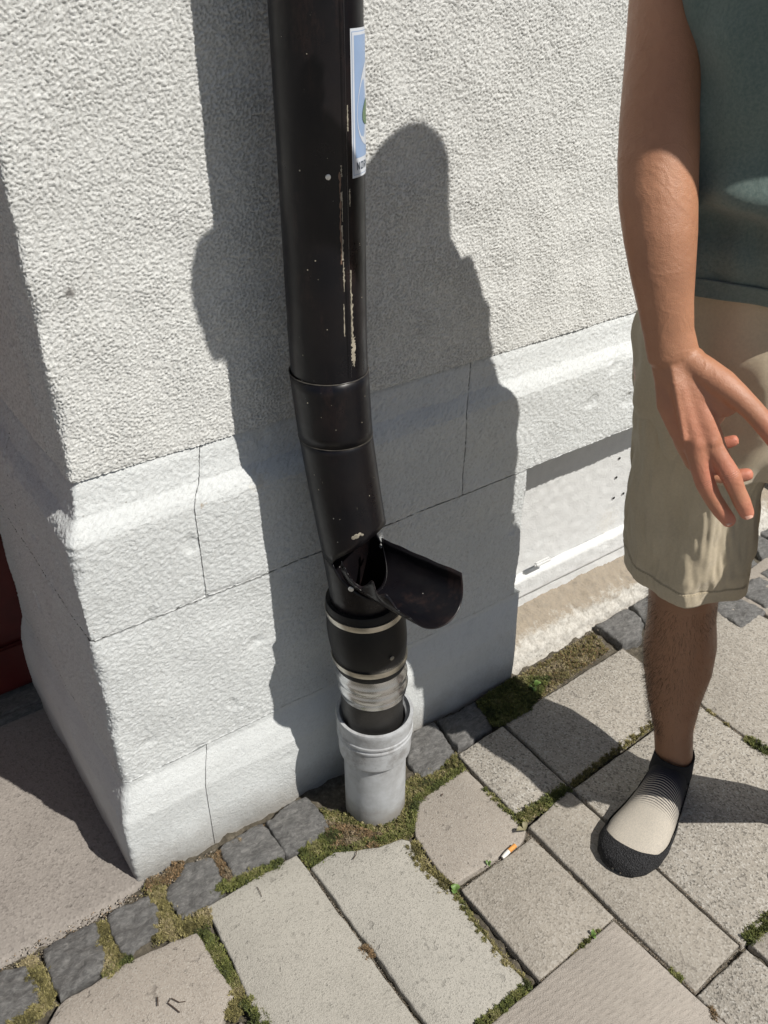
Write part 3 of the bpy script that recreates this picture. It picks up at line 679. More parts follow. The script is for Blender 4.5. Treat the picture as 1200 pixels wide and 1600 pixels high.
GL = {'N': [[(0, 0), (.22, 0), (.22, 1), (0, 1)], [(.78, 0), (1, 0), (1, 1), (.78, 1)], [(.0, 1), (.78, 0), (1, 0), (.25, 1)]],
      'O': [[(0, 0), (.22, 0), (.22, 1), (0, 1)], [(.78, 0), (1, 0), (1, 1), (.78, 1)], [(.22, 0), (.78, 0), (.78, .16), (.22, .16)], [(.22, .84), (.78, .84), (.78, 1), (.22, 1)]],
      'R': [[(0, 0), (.22, 0), (.22, 1), (0, 1)], [(.22, .84), (.9, .84), (.9, 1), (.22, 1)], [(.7, .5), (.92, .5), (.92, .84), (.7, .84)], [(.22, .42), (.8, .42), (.8, .56), (.22, .56)], [(.4, .42), (.75, 0), (1, 0), (.65, .42)]],
      'W': [[(0, 1), (.2, 0), (.38, 0), (.2, 1)], [(.2, 0), (.38, 0), (.55, .8), (.45, .8)], [(.45, .8), (.55, .8), (.8, 0), (.62, 0)], [(.62, 0), (.8, 0), (1, 1), (.8, 1)]]}
Vt, Ft = [], []
for k, ch in enumerate('NORW'):
    v_, f_ = letter(GL[ch], sa0+.14+k*.155, sz0+.0085, .11, .0085); Ft += [tuple(i+len(Vt) for i in q) for q in f_]; Vt += v_
link('lettering', mesh(Vt, Ft), M_ink, sk, smooth=False)

# ------------------------------------------------------------------ moss, grit, weeds
def in_poly(x, y, P):
    c = np.zeros(x.shape, bool); n = len(P)
    for i in range(n):
        x1, y1 = P[i][0], P[i][1]; x2, y2 = P[(i+1) % n][0], P[(i+1) % n][1]
        c ^= ((y1 > y) != (y2 > y)) & (x < (x2-x1)*(y-y1)/((y2-y1)+1e-12)+x1)
    return c
def area_pts(pts_px, dens, rng):
    P = [G(*p) for p in pts_px]; a = np.array([[p.x, p.y] for p in P]); lo, hi = a.min(0), a.max(0)
    n = int((hi-lo).prod()*dens); q = rng.uniform(lo, hi, (n, 2)); return q[in_poly(q[:, 0], q[:, 1], a)]
def line_pts(pts_px, w, dens, rng, patchy=.0):
    P = [G(*p) for p in pts_px]; out = []
    for a, b in zip(P, P[1:]):
        L = (b-a).length; n = int(L*w*dens*1.5); t = rng.uniform(0, 1, n); d = (b-a).normalized(); nr = np.array([-d.y, d.x])
        p = np.array([a.x, a.y])+t[:, None]*np.array([(b-a).x, (b-a).y])+rng.normal(0, w*.33, n)[:, None]*nr
        out.append(p)
    p = np.concatenate(out)
    if patchy: p = p[sample(F_m, p[:, 0]*1500, p[:, 1]*1500) > patchy]
    return p
GREEN = np.array([[.055, .07, .018], [.12, .145, .035], [.18, .195, .05], [.25, .24, .10]])
OLIVE = np.array([[.12, .11, .04], [.22, .20, .07], [.30, .27, .11], [.36, .31, .17]])
BROWN = np.array([[.20, .15, .08], [.30, .20, .10], [.14, .11, .06], [.34, .28, .18]])
def tufts(sets, name, label_kind, mat, size=.0032):
    Vs, Cs = [], []
    for p, pal, zb, sz in sets:
        n = len(p)
        if not n: continue
        hgt = zb + .0030*np.clip(sample(F_b, p[:, 0]*1400, p[:, 1]*1400), -1, 2)
        hue = np.clip(sample(F_w, p[:, 0]*2600, p[:, 1]*2600)*.8+RNG.normal(0, .7, n), -2, 2)
        idx = np.clip(((hue+2)/4*len(pal)).astype(int), 0, len(pal)-1); c = pal[idx]*RNG.uniform(.6, 1.35, (n, 1))
        for k in range(3):
            th = RNG.uniform(0, 2*np.pi, n); L = sz*RNG.uniform(.6, 1.5, n); w = L*RNG.uniform(.25, .45, n); el = RNG.uniform(.25, 1.4, n)
            d = np.stack([np.cos(th)*np.cos(el), np.sin(th)*np.cos(el), np.sin(el)], -1); s = np.stack([-np.sin(th), np.cos(th), 0*th], -1)
            b = np.stack([p[:, 0], p[:, 1], hgt], -1)+RNG.normal(0, sz*.35, (n, 3))*[1, 1, .4]
            tri = np.stack([b-s*w[:, None]*.6, b+s*w[:, None]*.6, b+d*L[:, None]], 1); Vs.append(tri.reshape(-1, 3)); Cs.append(np.repeat(c, 3, 0))
    V = np.concatenate(Vs); Cc = np.concatenate(Cs); F = np.arange(len(V)).reshape(-1, 3)
    me = np_mesh(V, F); a = me.color_attributes.new('Col', 'FLOAT_COLOR', 'POINT'); a.data.foreach_set('color', np.concatenate([Cc, np.ones((len(Cc), 1))], 1).astype(np.float32).ravel())
    o = link(name, me, mat, smooth=False); tag(o, kind='stuff'); return o
DN = 1.5e6
r_ = RNG
around = [(500, 1262), (520, 1300), (467, 1338), (484, 1357), (522, 1332), (557, 1331), (590, 1327), (628, 1313), (645, 1306), (650, 1252), (727, 1202), (712, 1178), (640, 1215), (600, 1270), (540, 1270)]
S = [(area_pts(around, DN*.16, r_), GREEN, -.004, .0034), (area_pts(around, DN*.22, r_), OLIVE, -.003, .003),
     (line_pts([(485, 1352), (523, 1330), (560, 1322), (640, 1300), (652, 1250), (725, 1200)], .010, DN*.8, r_), GREEN, .0, .0036),
     (line_pts([(470, 1335), (500, 1322), (530, 1300)], .02, DN, r_), GREEN, .0, .0036),
     (line_pts([(643, 1318), (658, 1355), (705, 1391)], .017, DN, r_), OLIVE, -.002, .0034),
     (line_pts([(705, 1391), (745, 1450), (800, 1516), (828, 1540)], .009, DN, r_), OLIVE, -.003, .003),
     (line_pts([(708, 1392), (745, 1450), (760, 1470)], .007, DN*.6, r_), GREEN, -.002, .003),
     (line_pts([(825, 1538), (790, 1572), (750, 1605)], .011, DN, r_), GREEN, -.001, .0034),
     (line_pts([(848, 1532), (880, 1505), (925, 1465)], .006, DN, r_, .2), OLIVE, -.003, .003), (line_pts([(905, 1482), (935, 1455)], .007, DN, r_), GREEN, -.002, .003),
     (line_pts([(757, 1235), (785, 1262), (818, 1292)], .007, DN, r_), GREEN, -.001, .003),
     (line_pts([(812, 1280), (845, 1260), (886, 1232)], .014, DN, r_), GREEN, .0, .0036), (line_pts([(812, 1282), (850, 1258)], .014, DN*.5, r_), OLIVE, .001, .003),
     (line_pts([(892, 1227), (950, 1182), (1024, 1128)], .008, DN, r_), OLIVE, -.001, .003),
     (line_pts([(1165, 1470), (1205, 1434)], .014, DN, r_), GREEN, -.001, .0034), (line_pts([(1165, 1155), (1205, 1178)], .016, DN, r_), GREEN, .0, .0034),
     (line_pts([(1040, 1065), (1096, 1104), (1165, 1155)], .004, DN, r_, .5), OLIVE, -.003, .003),
     (line_pts([(1045, 1515), (1065, 1532)], .007, DN, r_), GREEN, -.001, .003), (line_pts([(1105, 1575), (1125, 1600)], .008, DN, r_), BROWN, -.001, .003),
     (line_pts([(570, 1480), (580, 1497)], .012, DN, r_), BROWN, .001, .003),
     (line_pts([(40, 1500), (62, 1530), (80, 1560), (45, 1590), (10, 1612)], .018, DN, r_), OLIVE, -.001, .0034),
     (line_pts([(160, 1442), (165, 1480), (185, 1503), (165, 1522)], .018, DN, r_), OLIVE, -.001, .0034), (line_pts([(205, 1497), (180, 1510), (165, 1525)], .012, DN, r_), GREEN, -.001, .0034),
     (line_pts([(243, 1380), (250, 1420), (262, 1455), (290, 1443)], .022, DN, r_), OLIVE, -.001, .0034), (line_pts([(240, 1460), (300, 1448), (330, 1425)], .020, DN*.9, r_), OLIVE, -.001, .0034),
     (line_pts([(230, 1385), (265, 1372), (285, 1350)], .016, DN, r_), BROWN, .0, .0034), (line_pts([(310, 1352), (360, 1325), (410, 1292)], .006, DN*.5, r_), BROWN, .0, .003),
     (line_pts([(337, 1345), (352, 1362), (362, 1380)], .010, DN, r_), BROWN, .001, .0034), (line_pts([(330, 1395), (365, 1382), (400, 1368), (440, 1348)], .013, DN, r_), GREEN, .001, .0036),
     (line_pts([(312, 1450), (340, 1490), (372, 1545)], .014, DN, r_), GREEN, -.004, .0034), (line_pts([(372, 1545), (360, 1590)], .018, DN, r_), OLIVE, -.004, .0034), (line_pts([(385, 1560), (420, 1605)], .014, DN, r_), GREEN, -.002, .0038),
     (area_pts([(745, 1100), (800, 1062), (860, 1060), (830, 1110), (790, 1132), (770, 1136)], DN*1.0, r_), GREEN, .002, .0038),
     (area_pts([(800, 1065), (925, 990), (952, 1016), (790, 1130)], DN*.22, r_), OLIVE, .0, .003), (area_pts([(760, 1090), (925, 990), (952, 1016), (790, 1130)], DN*.12, r_), BROWN, .0, .003),
     (area_pts([(505, 1285), (545, 1290), (600, 1305), (590, 1325), (520, 1330)], DN*.4, r_), BROWN, .0, .0032)]
S = [(p, q*[.88, .86, .9], z_, s_*1.2) for p, q, z_, s_ in S]
tufts(S, 'moss', '', M_moss)
# fine soil mounds under the moss are part of the bedding; loose grit as small chips
def grit(name, pts, zb, smin, smax, pal):
    n = len(pts); oct_ = np.array([[1, 0, 0], [-1, 0, 0], [0, 1, 0], [0, -1, 0], [0, 0, 1], [0, 0, -1]], float)
    fc = np.array([[0, 2, 4], [2, 1, 4], [1, 3, 4], [3, 0, 4], [2, 0, 5], [1, 2, 5], [3, 1, 5], [0, 3, 5]])
    sz = RNG.uniform(smin, smax, (n, 1, 1))*RNG.uniform(.6, 1.3, (n, 1, 3)); v = oct_[None]*sz*RNG.uniform(.6, 1.3, (n, 6, 1))
    a = RNG.uniform(0, 6.28, n); c, s = np.cos(a), np.sin(a); x = v[..., 0]*c[:, None]-v[..., 1]*s[:, None]; y = v[..., 0]*s[:, None]+v[..., 1]*c[:, None]
    z = v[..., 2]*.6; base = np.stack([pts[:, 0], pts[:, 1], np.full(n, zb)], -1); V = (np.stack([x, y, z], -1)+base[:, None]).reshape(-1, 3)
    F = (fc[None]+(np.arange(n)*6)[:, None, None]).reshape(-1, 3); col = pal[RNG.integers(0, len(pal), n)]*RNG.uniform(.6, 1.2, (n, 1)); col = np.repeat(col, 6, 0)
    me = np_mesh(V, F); at = me.color_attributes.new('Col', 'FLOAT_COLOR', 'POINT'); at.data.foreach_set('color', np.concatenate([col, np.ones((len(col), 1))], 1).astype(np.float32).ravel())
    return tag(link(name, me, M_grit, smooth=False), kind='stuff')
GP = np.array([[.30, .27, .22], [.20, .17, .13], [.42, .38, .32], [.12, .10, .08], [.33, .24, .16]])
dirt = [(800, 1062), (925, 985), (955, 1016), (790, 1130), (755, 1095)]
grit('grit', np.concatenate([area_pts(dirt, 90000, r_), area_pts([(505, 1275), (545, 1290), (600, 1305), (590, 1325), (520, 1330), (480, 1300)], 90000, r_),
     area_pts([(215, 1385), (340, 1325), (345, 1345), (250, 1400)], 70000, r_), area_pts([(935, 985), (1010, 935), (960, 900), (820, 985), (815, 1040)], 9000, r_),
     area_pts([(0, 1500), (215, 1390), (240, 1400), (0, 1535)], 50000, r_)]), -.001, .0006, .0022, GP)
grit('loose_sand', np.concatenate([area_pts(dirt, 500000, r_), line_pts([(719, 1200), (960, 1436), (1087, 1553)], .004, 900000, r_), line_pts([(790, 1132), (890, 1228), (1012, 1340), (1160, 1478)], .004, 700000, r_),
     line_pts([(972, 1014), (1096, 1104), (1200, 1181)], .005, 700000, r_), line_pts([(720, 1390), (831, 1308)], .003, 500000, r_), line_pts([(960, 1437), (843, 1534)], .003, 600000, r_),
     line_pts([(1087, 1553), (1160, 1479)], .003, 700000, r_), line_pts([(482, 1358), (655, 1602)], .0035, 500000, r_), RNG.uniform([.2, .1], [1.5, .95], (5000, 2))]), .0005, .0003, .0009, GP)
M_leaf = simple('weed_leaf', (.13, .22, .05), .5, 0, None, 0, .3, 60); M_dry = simple('dry_leaf', (.30, .27, .16), .7, 0, None, 0, .4, 60)
def leaf(c, ang, L, w, lift, mat, parent, name='leaf'):
    V = []; F = []; n = 7
    for i in range(n+1):
        t = i/n; ww = w*math.sin(math.pi*min(1, t*.96+.03))**.7; z = lift*math.sin(t*2.2)
        for s in (-1, 0, 1): V.append(Vector(c)+Vector((math.cos(ang)*L*t-math.sin(ang)*ww*s/2, math.sin(ang)*L*t+math.cos(ang)*ww*s/2, z+abs(s)*ww*.18)))
    for i in range(n):
        for j in range(2): F.append((i*3+j, i*3+j+1, (i+1)*3+j+1, (i+1)*3+j))
    return link(name, mesh(V, F), mat, parent)
def weed(px, py, nl, L, w, mat, label, seed, lift=.006):
    c = G(px, py, .002); e = empty('weed', c); tag(e, label, 'weed'); rr = random.Random(seed)
    for k in range(nl): leaf(c, rr.uniform(0, 6.28), L*rr.uniform(.7, 1.1), w, lift*rr.uniform(.6, 1.6), mat, e)
weed(711, 1391, 3, .010, .011, M_leaf, 'tiny round leaved weed in the joint left of the cigarette butt', 3)
weed(834, 1076, 6, .017, .009, M_leaf, 'bright green seedling growing in the dirt strip below the niche', 5, .010)
weed(763, 1352, 3, .008, .005, M_leaf, 'tiny sprig of green in the joint below the cigarette butt', 8)
weed(820, 1298, 2, .020, .010, M_dry, 'pale folded leaf stuck where four slabs meet', 12, .010)
weed(925, 1463, 3, .009, .005, M_leaf, 'small green sprout at the top corner of the patterned slab', 14)
# cigarette butt
cb = empty('cigarette_butt', G(795, 1329, .006)); tag(cb, 'short cigarette butt with orange filter lying in a slab joint', 'cigarette butt')
def rod(name, a, b, r, mat, parent, seg=14, r2=None):
    a, b = Vector(a), Vector(b); q = (b-a).to_track_quat('Z', 'Y'); V = []; F = []; r2 = r2 or r
    for k, (t, rr_) in enumerate(((0, .001), (0, r), (.5, r), (1, r2), (1, .0005))):
        for i in range(seg): an = 2*math.pi*i/seg; V.append(a.lerp(b, t)+q @ Vector((rr_*math.cos(an), rr_*math.sin(an), 0)))
    for k in range(4):
        for i in range(seg): F.append((k*seg+i, k*seg+(i+1) % seg, (k+1)*seg+(i+1) % seg, (k+1)*seg+i))
    return link(name, mesh(V, F), mat, parent, sharp=45)
p0, p1, p2 = G(805, 1321, .008), G(795, 1330, .0075), G(785, 1340, .005)
rod('filter', p0, p1, .0042, simple('orange_filter_paper', (.75, .33, .08), .7, 0, None, 0, .3, 200), cb); rod('paper', p1, p2, .0041, simple('white_paper', (.75, .73, .68), .8), cb, r2=.003)
# twigs and crumbs
M_twig = simple('twig', (.07, .045, .03), .8)
def twig(pts, r, label):
    e = [G(*p, .0065) for p in pts]; V = []; F = []; seg = 5
    for k, c in enumerate(e):
        d = (e[min(k+1, len(e)-1)]-e[max(k-1, 0)]).normalized(); q = d.to_track_quat('Z', 'Y')
        for i in range(seg): a = 2*math.pi*i/seg; V.append(c+Vector((0, 0, .001*(k % 2)))+q @ Vector((r*math.cos(a), r*math.sin(a), 0)))
    for k in range(len(e)-1):
        for i in range(seg): F.append((k*seg+i, k*seg+(i+1) % seg, (k+1)*seg+(i+1) % seg, (k+1)*seg+i))
    tag(link('twig', mesh(V, F), M_twig), label, 'twig')
twig([(262, 1567), (270, 1573), (281, 1582)], .0009, 'dark curled twig, lowest one on the pitted pinkish slab')
twig([(263, 1566), (268, 1560), (280, 1566), (290, 1565)], .0008, 'forked thin twig lying across the pitted pinkish slab')
twig([(246, 1558), (247, 1572)], .0010, 'short thick twig at left on the pitted pinkish slab')
twig([(557, 1330), (556, 1337), (551, 1343)], .0008, 'thin black crack-like twig on the broken edge of the pale slab')
twig([(402, 1386), (407, 1396), (409, 1401)], .0006, 'hair thin twig near the top edge of the left pale slab')
for k, (a, b, l) in enumerate((((689, 1244), (697, 1250), 'dark seed husk on the cut cornered slab, the larger one'), ((663, 1248), (667, 1252), 'small seed husk near the cut corner of the slab'))):
    q = G(*a, .004); tag(leaf(q, .3, .007, .003, .001, M_twig, None, 'seed_husk'), l, 'seed husk')

# ------------------------------------------------------------------ person
FW = Vector((-.78, -.62, 0)).normalized(); RT = Vector((FW.y, -FW.x, 0)); UP = Vector((0, 0, 1))
class Buf:
    def __init__(s): s.V = []; s.F = []
    def loft(s, secs, seg=28):
        """secs: (centre, a_radius, b_radius, a_dir or None)"""
        n = len(secs); C = [Vector(q[0]) for q in secs]; base = len(s.V)
        for k, q in enumerate(secs):
            t = (C[min(k+1, n-1)]-C[max(k-1, 0)]).normalized(); ad = Vector(q[3]) if len(q) > 3 and q[3] is not None else (_r1 if abs(t.dot(_r1)) < .8 else _f)
            A = (ad-t*ad.dot(t)).normalized(); Bv = t.cross(A).normalized()
            for i in range(seg): an = 2*math.pi*i/seg; s.V.append(C[k]+A*(q[1]*math.cos(an))+Bv*(q[2]*math.sin(an)))
        for k in range(n-1):
            for i in range(seg): s.F.append((base+k*seg+i, base+k*seg+(i+1) % seg, base+(k+1)*seg+(i+1) % seg, base+(k+1)*seg+i))
        for k, rev in ((0, True), (n-1, False)):
            t = (C[1]-C[0]).normalized() if k == 0 else (C[-1]-C[-2]).normalized()
            tip = len(s.V); r = min(secs[k][1], secs[k][2]); s.V.append(C[k]+t*(r*.75*(-1 if k == 0 else 1)))
            # rounded end: one intermediate ring
            rb = len(s.V)
            for i in range(seg): s.V.append(C[k].lerp(s.V[base+k*seg+i], .75)+t*(r*.5*(-1 if k == 0 else 1)))
            for i in range(seg):
                a, b = base+k*seg+i, base+k*seg+(i+1) % seg; c, d = rb+i, rb+(i+1) % seg
                s.F.append((b, a, c, d) if rev else (a, b, d, c)); s.F.append((c, tip, d) if rev else (c, d, tip))
    def ball(s, c, rx, ry=None, rz=None, ax=None, seg=20):
        ry = ry or rx; rz = rz or rx; c = Vector(c); ax = ax or (RT, FW, UP); base = len(s.V)
        for j in range(1, seg//2):
            ph = math.pi*j/(seg//2)
            for i in range(seg): th = 2*math.pi*i/seg; s.V.append(c+ax[0]*(rx*math.sin(ph)*math.cos(th))+ax[1]*(ry*math.sin(ph)*math.sin(th))+ax[2]*(rz*math.cos(ph)))
        m = seg//2-1; t = len(s.V); s.V += [c+ax[2]*rz, c-ax[2]*rz]
        for j in range(m-1):
            for i in range(seg): s.F.append((base+j*seg+i, base+(j+1)*seg+i, base+(j+1)*seg+(i+1) % seg, base+j*seg+(i+1) % seg))
        for i in range(seg):
            s.F.append((t, base+i, base+(i+1) % seg)); s.F.append((t+1, base+(m-1)*seg+(i+1) % seg, base+(m-1)*seg+i))
    def build(s, name, mat, parent, voxel=None, smooth_it=0):
        me = mesh(s.V, s.F); o = bpy.data.objects.new('tmp', me); COL.objects.link(o)
        if voxel:
            bm = bmesh.new(); bm.from_mesh(me); bmesh.ops.recalc_face_normals(bm, faces=bm.faces); bm.to_mesh(me); bm.free()
            md = o.modifiers.new('r', 'REMESH'); md.mode = 'VOXEL'; md.voxel_size = voxel
            if smooth_it: m2 = o.modifiers.new('s', 'SMOOTH'); m2.iterations = smooth_it; m2.factor = .5
            me = bpy.data.meshes.new_from_object(o.evaluated_get(bpy.context.evaluated_depsgraph_get()))
        bpy.data.objects.remove(o); return link(name, me, mat, parent)
person = empty('person', (1.2, .6, 0))
tag(person, 'person in green T-shirt and beige shorts standing at right with one arm hanging', 'person')
b = Buf()
# torso, neck
b.loft([(Vector((1.09, .63, .86)), .145, .10, RT), (Vector((1.09, .63, .95)), .155, .105, RT), (Vector((1.075, .62, 1.08)), .135, .095, RT), (Vector((1.065, .605, 1.25)), .150, .105, RT), (Vector((1.06, .60, 1.38)), .165, .105, RT), (Vector((1.055, .60, 1.455)), .15, .085, RT), (Vector((1.035, .597, 1.51)), .09, .07, RT), (Vector((1.01, .595, 1.56)), .062, .062, RT), (Vector((.995, .59, 1.62)), .058, .060, RT)])
# head
HC = Vector((.980, .585, 1.650))
b.ball(HC+Vector((0, 0, .03)), .076, .095, .098); b.ball(HC+FW*.035-UP*.045, .058, .062, .070); b.ball(HC+FW*.085-UP*.02, .014, .026, .024); b.ball(HC+FW*.078-UP*.085, .03, .018, .018)
for s in (-1, 1): b.ball(HC+RT*(.074*s)-UP*.012-FW*.008, .008, .016, .026); b.ball(HC+RT*(.032*s)+FW*.082+UP*.018, .016, .010, .007)
# right arm: measured along the picture at its real distance
AK = 1.105                                        # the arm's distance, in units of the first estimate
def DA(px, py, d): return D(px, py, d*AK)
def sc(L): return [(p, ra*AK, rb*AK, *q) for p, ra, rb, *q in L]
arm = [((1045, 0), .930, .0440, .047), ((1041, 100), .926, .0430, .044), ((1031, 190), .928, .0418, .041), ((1028, 250), .931, .0418, .041), ((1028, 310), .936, .0412, .039), ((1032, 370), .943, .0385, .036), ((1036, 430), .953, .0340, .031), ((1040, 475), .963, .0300, .026), ((1045, 520), .975, .0275, .021), ((1052, 555), .985, .0285, .0195)]
b.loft([(Vector((1.055, .655, 1.42)), .055, .058, _r1), (Vector((1.025, .695, 1.41)), .054, .058, _r1), (Vector((.992, .740, 1.385)), .051, .055, _r1)]+[(DA(*p, d), ra*AK, rb*AK, _r1) for p, d, ra, rb in arm])
b.ball(DA(1020, 541, .980), .009, .009, .014, ax=(_r1, _f, _d1))
# right hand
def fing(L, seg=16): b.loft([(DA(px, py, d), r*AK, r*.92*AK, _r1) for px, py, d, r in L], seg)
wr = (1052, 545, .985)
meta = [((1050, 548, .985, .0165), (1078, 600, .987, .0155), (1100, 655, .992, .0145), (1114, 692, .998, .0135)),
        ((1045, 550, .986, .0165), (1064, 605, .988, .0155), (1078, 655, .994, .0145), (1089, 697, 1.000, .0132)),
        ((1040, 550, .988, .0160), (1052, 605, .996, .0150), (1062, 655, 1.005, .0140), (1070, 690, 1.012, .0125)),
        ((1035, 550, .990, .0150), (1044, 605, 1.002, .0140), (1055, 650, 1.014, .0130), (1066, 676, 1.024, .0120))]
for L in meta: fing(L)
b.loft(sc([(DA(1060, 560, .994), .029, .018, _r1), (DA(1075, 620, 1.001), .037, .018, _r1), (DA(1092, 665, 1.008), .034, .015, _r1)]))
fing([(1112, 690, .999, .0134), (1127, 718, .999, .0112), (1142, 744, 1.002, .0116), (1151, 766, 1.010, .0102), (1160, 786, 1.016, .0101), (1168, 804, 1.024, .0084)])   # index
fing([(1087, 697, 1.001, .0132), (1093, 728, 1.008, .0114), (1102, 755, 1.017, .0116), (1114, 779, 1.025, .0103), (1126, 797, 1.031, .0101), (1140, 815, 1.040, .0086)])
for p_ in ((1113, 690, .9915), (1088, 694, .9945), (1070, 686, 1.006)): b.ball(DA(*p_), .0085, .0085, .0085, ax=(_r1, _f, _d1))   # middle
fing([(1070, 690, 1.013, .0125), (1085, 722, 1.035, .0112), (1100, 738, 1.060, .0112), (1130, 744, 1.068, .0100), (1152, 744, 1.066, .0096), (1170, 741, 1.062, .0084)])   # ring, curled under
fing([(1066, 676, 1.025, .0118), (1080, 690, 1.045, .0102), (1095, 697, 1.062, .0100), (1120, 696, 1.066, .0090), (1135, 692, 1.062, .0085), (1148, 688, 1.058, .0076)])  # little finger
fing([(1062, 552, .984, .0150), (1098, 578, .978, .0170), (1130, 600, .972, .0165), (1152, 618, .968, .0140), (1175, 640, .966, .0125), (1196, 664, .966, .0122), (1214, 690, .970, .0105), (1224, 708, .974, .0088)])  # thumb
b.loft(sc([(DA(1078, 575, .986), .024, .015, _r1), (DA(1108, 612, .986), .030, .014, _r1), (DA(1126, 640, .992), .020, .011, _r1)])); b.loft(sc([(DA(1108, 590, .980), .018, .013, _r1), (DA(1128, 618, .981), .020, .012, _r1), (DA(1138, 640, .987), .014, .010, _r1)]))  # web of the thumb
for L in (((1058, 540), (1085, 600), (1112, 690)), ((1052, 545), (1066, 610), (1087, 694)), ((1046, 545), (1056, 610), (1070, 688))):   # tendons
    dd = {0: .9745, 1: .9765, 2: .990}; b.loft([(DA(*p, dd[i]), .0042, .0036, _r1) for i, p in enumerate(L)], 10)
# left arm reaching up to the pipe above the picture
b.loft([(Vector((1.09, .47, 1.44)), .055, .055, UP), (Vector((1.06, .43, 1.50)), .050, .050, UP), (Vector((1.01, .42, 1.60)), .046, .046, RT), (Vector((.96, .43, 1.655)), .043, .043, UP), (Vector((.86, .49, 1.645)), .037, .037, UP), (Vector((.77, .555, 1.62)), .029, .029, UP), (Vector((.71, .60, 1.618)), .038, .026, UP), (Vector((.68, .622, 1.622)), .046, .024, UP)])
for k, (dz, L) in enumerate(((.034, .016), (.013, .020), (-.009, .020), (-.030, .016))):
    a = Vector((.675, .630, 1.622+dz)); b.loft([(a, .014, .014, UP), (a+Vector((-.9, .3, -.1))*L, .0135, .0135, UP), (a+Vector((-.9, 1.3, -.3))*L, .012, .012, UP), (a+Vector((.2, 2.0, -.4))*L, .011, .011, UP)], 12)
b.loft([(Vector((.715, .60, 1.60)), .014, .014, UP), (Vector((.69, .600, 1.585)), .013, .013, UP), (Vector((.672, .62, 1.582)), .011, .011, UP)], 12)
# legs
b.loft([(Vector((1.06, .71, .90)), .085, .09, RT), (Vector((1.085, .70, .75)), .078, .082, RT), (Vector((1.115, .685, .55)), .062, .064, RT), (Vector((1.122, .677, .46)), .058, .062, RT), (Vector((1.130, .674, .40)), .058, .059, RT), (Vector((1.145, .674, .33)), .064, .065, RT), (Vector((1.151, .670, .27)), .061, .063, RT), (Vector((1.147, .660, .20)), .048, .053, RT), (Vector((1.140, .642, .14)), .036, .042, RT), (Vector((1.136, .627, .09)), .035, .040, RT), (Vector((1.134, .623, .05)), .033, .038, RT)])
b.loft([(Vector((1.20, .59, .90)), .085, .09, RT), (Vector((1.18, .51, .70)), .078, .082, RT), (Vector((1.150, .41, .50)), .060, .062, RT), (Vector((1.175, .405, .40)), .056, .058, RT), (Vector((1.205, .405, .28)), .060, .062, RT), (Vector((1.285, .385, .16)), .040, .044, RT), (Vector((1.305, .378, .06)), .034, .038, RT)])
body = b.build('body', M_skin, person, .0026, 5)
me = body.data; co = np.empty(len(me.vertices)*3, np.float32); me.vertices.foreach_get('co', co); co = co.reshape(-1, 3)
tips = [DA(1167, 806, 1.026), DA(1139, 814, 1.036), DA(1170, 741, 1.062), DA(1148, 688, 1.058), DA(1214, 690, .97), DA(1120, 740, 1.01)]
red = np.zeros(len(co))
for t_ in tips: red = np.maximum(red, np.exp(-(np.linalg.norm(co-np.array(t_), axis=1)/.035)**2))
red = np.maximum(red, .45*np.exp(-(np.linalg.norm(co-np.array(DA(1100, 670, .985)), axis=1)/.06)**2))
at = me.attributes.new('red', 'FLOAT', 'POINT'); at.data.foreach_set('value', red.astype(np.float32))
# finger nails
def nail(px, py, d, r, dirx, diry, name='fingernail'):
    c = DA(px, py, d); t = (_r1*dirx+_d1*diry).normalized(); s = t.cross(_f).normalized(); V = []; F = []
    for i in range(5):
        for j in range(5):
            u = (i/4-.5); v = (j/4-.5); w = .85 if i in (0, 4) else 1; V.append(c+t*(u*r*1.9)+s*(v*r*1.35*w)-_f*(r*1.02*math.cos(v*1.5)-r*.1))
    for i in range(4):
        for j in range(4): F.append((i*5+j, i*5+j+1, (i+1)*5+j+1, (i+1)*5+j))
    return link(name, mesh(V, F), M_nail, person)
M_nail = simple('nail', (.62, .36, .27), .3)
nail(1166, 802, 1.022, .0076, .42, .9); nail(1134, 812, 1.038, .0076, .6, .8)
# eyes, hair
for s in (-1, 1): bb = Buf(); bb.ball(HC+RT*(.032*s)+FW*.083+UP*.008, .012); bb.build('eye', M_eye, person)
bb = Buf(); bb.ball(HC+UP*.040-FW*.012, .092, .104, .100); bb.ball(HC+UP*.10+FW*.02, .06, .075, .04); bb.ball(HC-FW*.055-UP*.05, .074, .07, .10); bb.ball(HC-FW*.078-UP*.13, .066, .06, .09); bb.build('hair', M_hair, person, .006, 2)
# hairs on the leg and forearm
def hairs(name, secs, n, L0, rng, mat):
    C = [np.array(q[0]) for q in secs]; Vs = []
    k = rng.uniform(0, len(C)-1.001, n); i = k.astype(int); t = (k-i)[:, None]; Ca = np.array(C); c = Ca[i]*(1-t)+Ca[i+1]*t
    ra = np.array([q[1] for q in secs]); rr_ = (ra[i]*(1-t[:, 0])+ra[i+1]*t[:, 0]); th = rng.uniform(0, 2*np.pi, n)
    A = np.array(RT); Bv = np.array(FW); d = np.cos(th)[:, None]*A+np.sin(th)[:, None]*Bv; p = c+d*(rr_*1.0)[:, None]
    L = L0*rng.uniform(.5, 1.2, n)[:, None]; g_ = d*.35+np.array([0, 0, -1])*.9+rng.normal(0, .35, (n, 3)); g_ /= np.linalg.norm(g_, axis=1)[:, None]
    s = np.cross(g_, d); s /= np.linalg.norm(s, axis=1)[:, None]+1e-9; w = .00026
    V = np.stack([p-s*w, p+s*w, p+g_*L+d*.001], 1).reshape(-1, 3); o = link(name, np_mesh(V, np.arange(len(V)).reshape(-1, 3)), mat, person, smooth=False); tag(o, kind='stuff'); return o
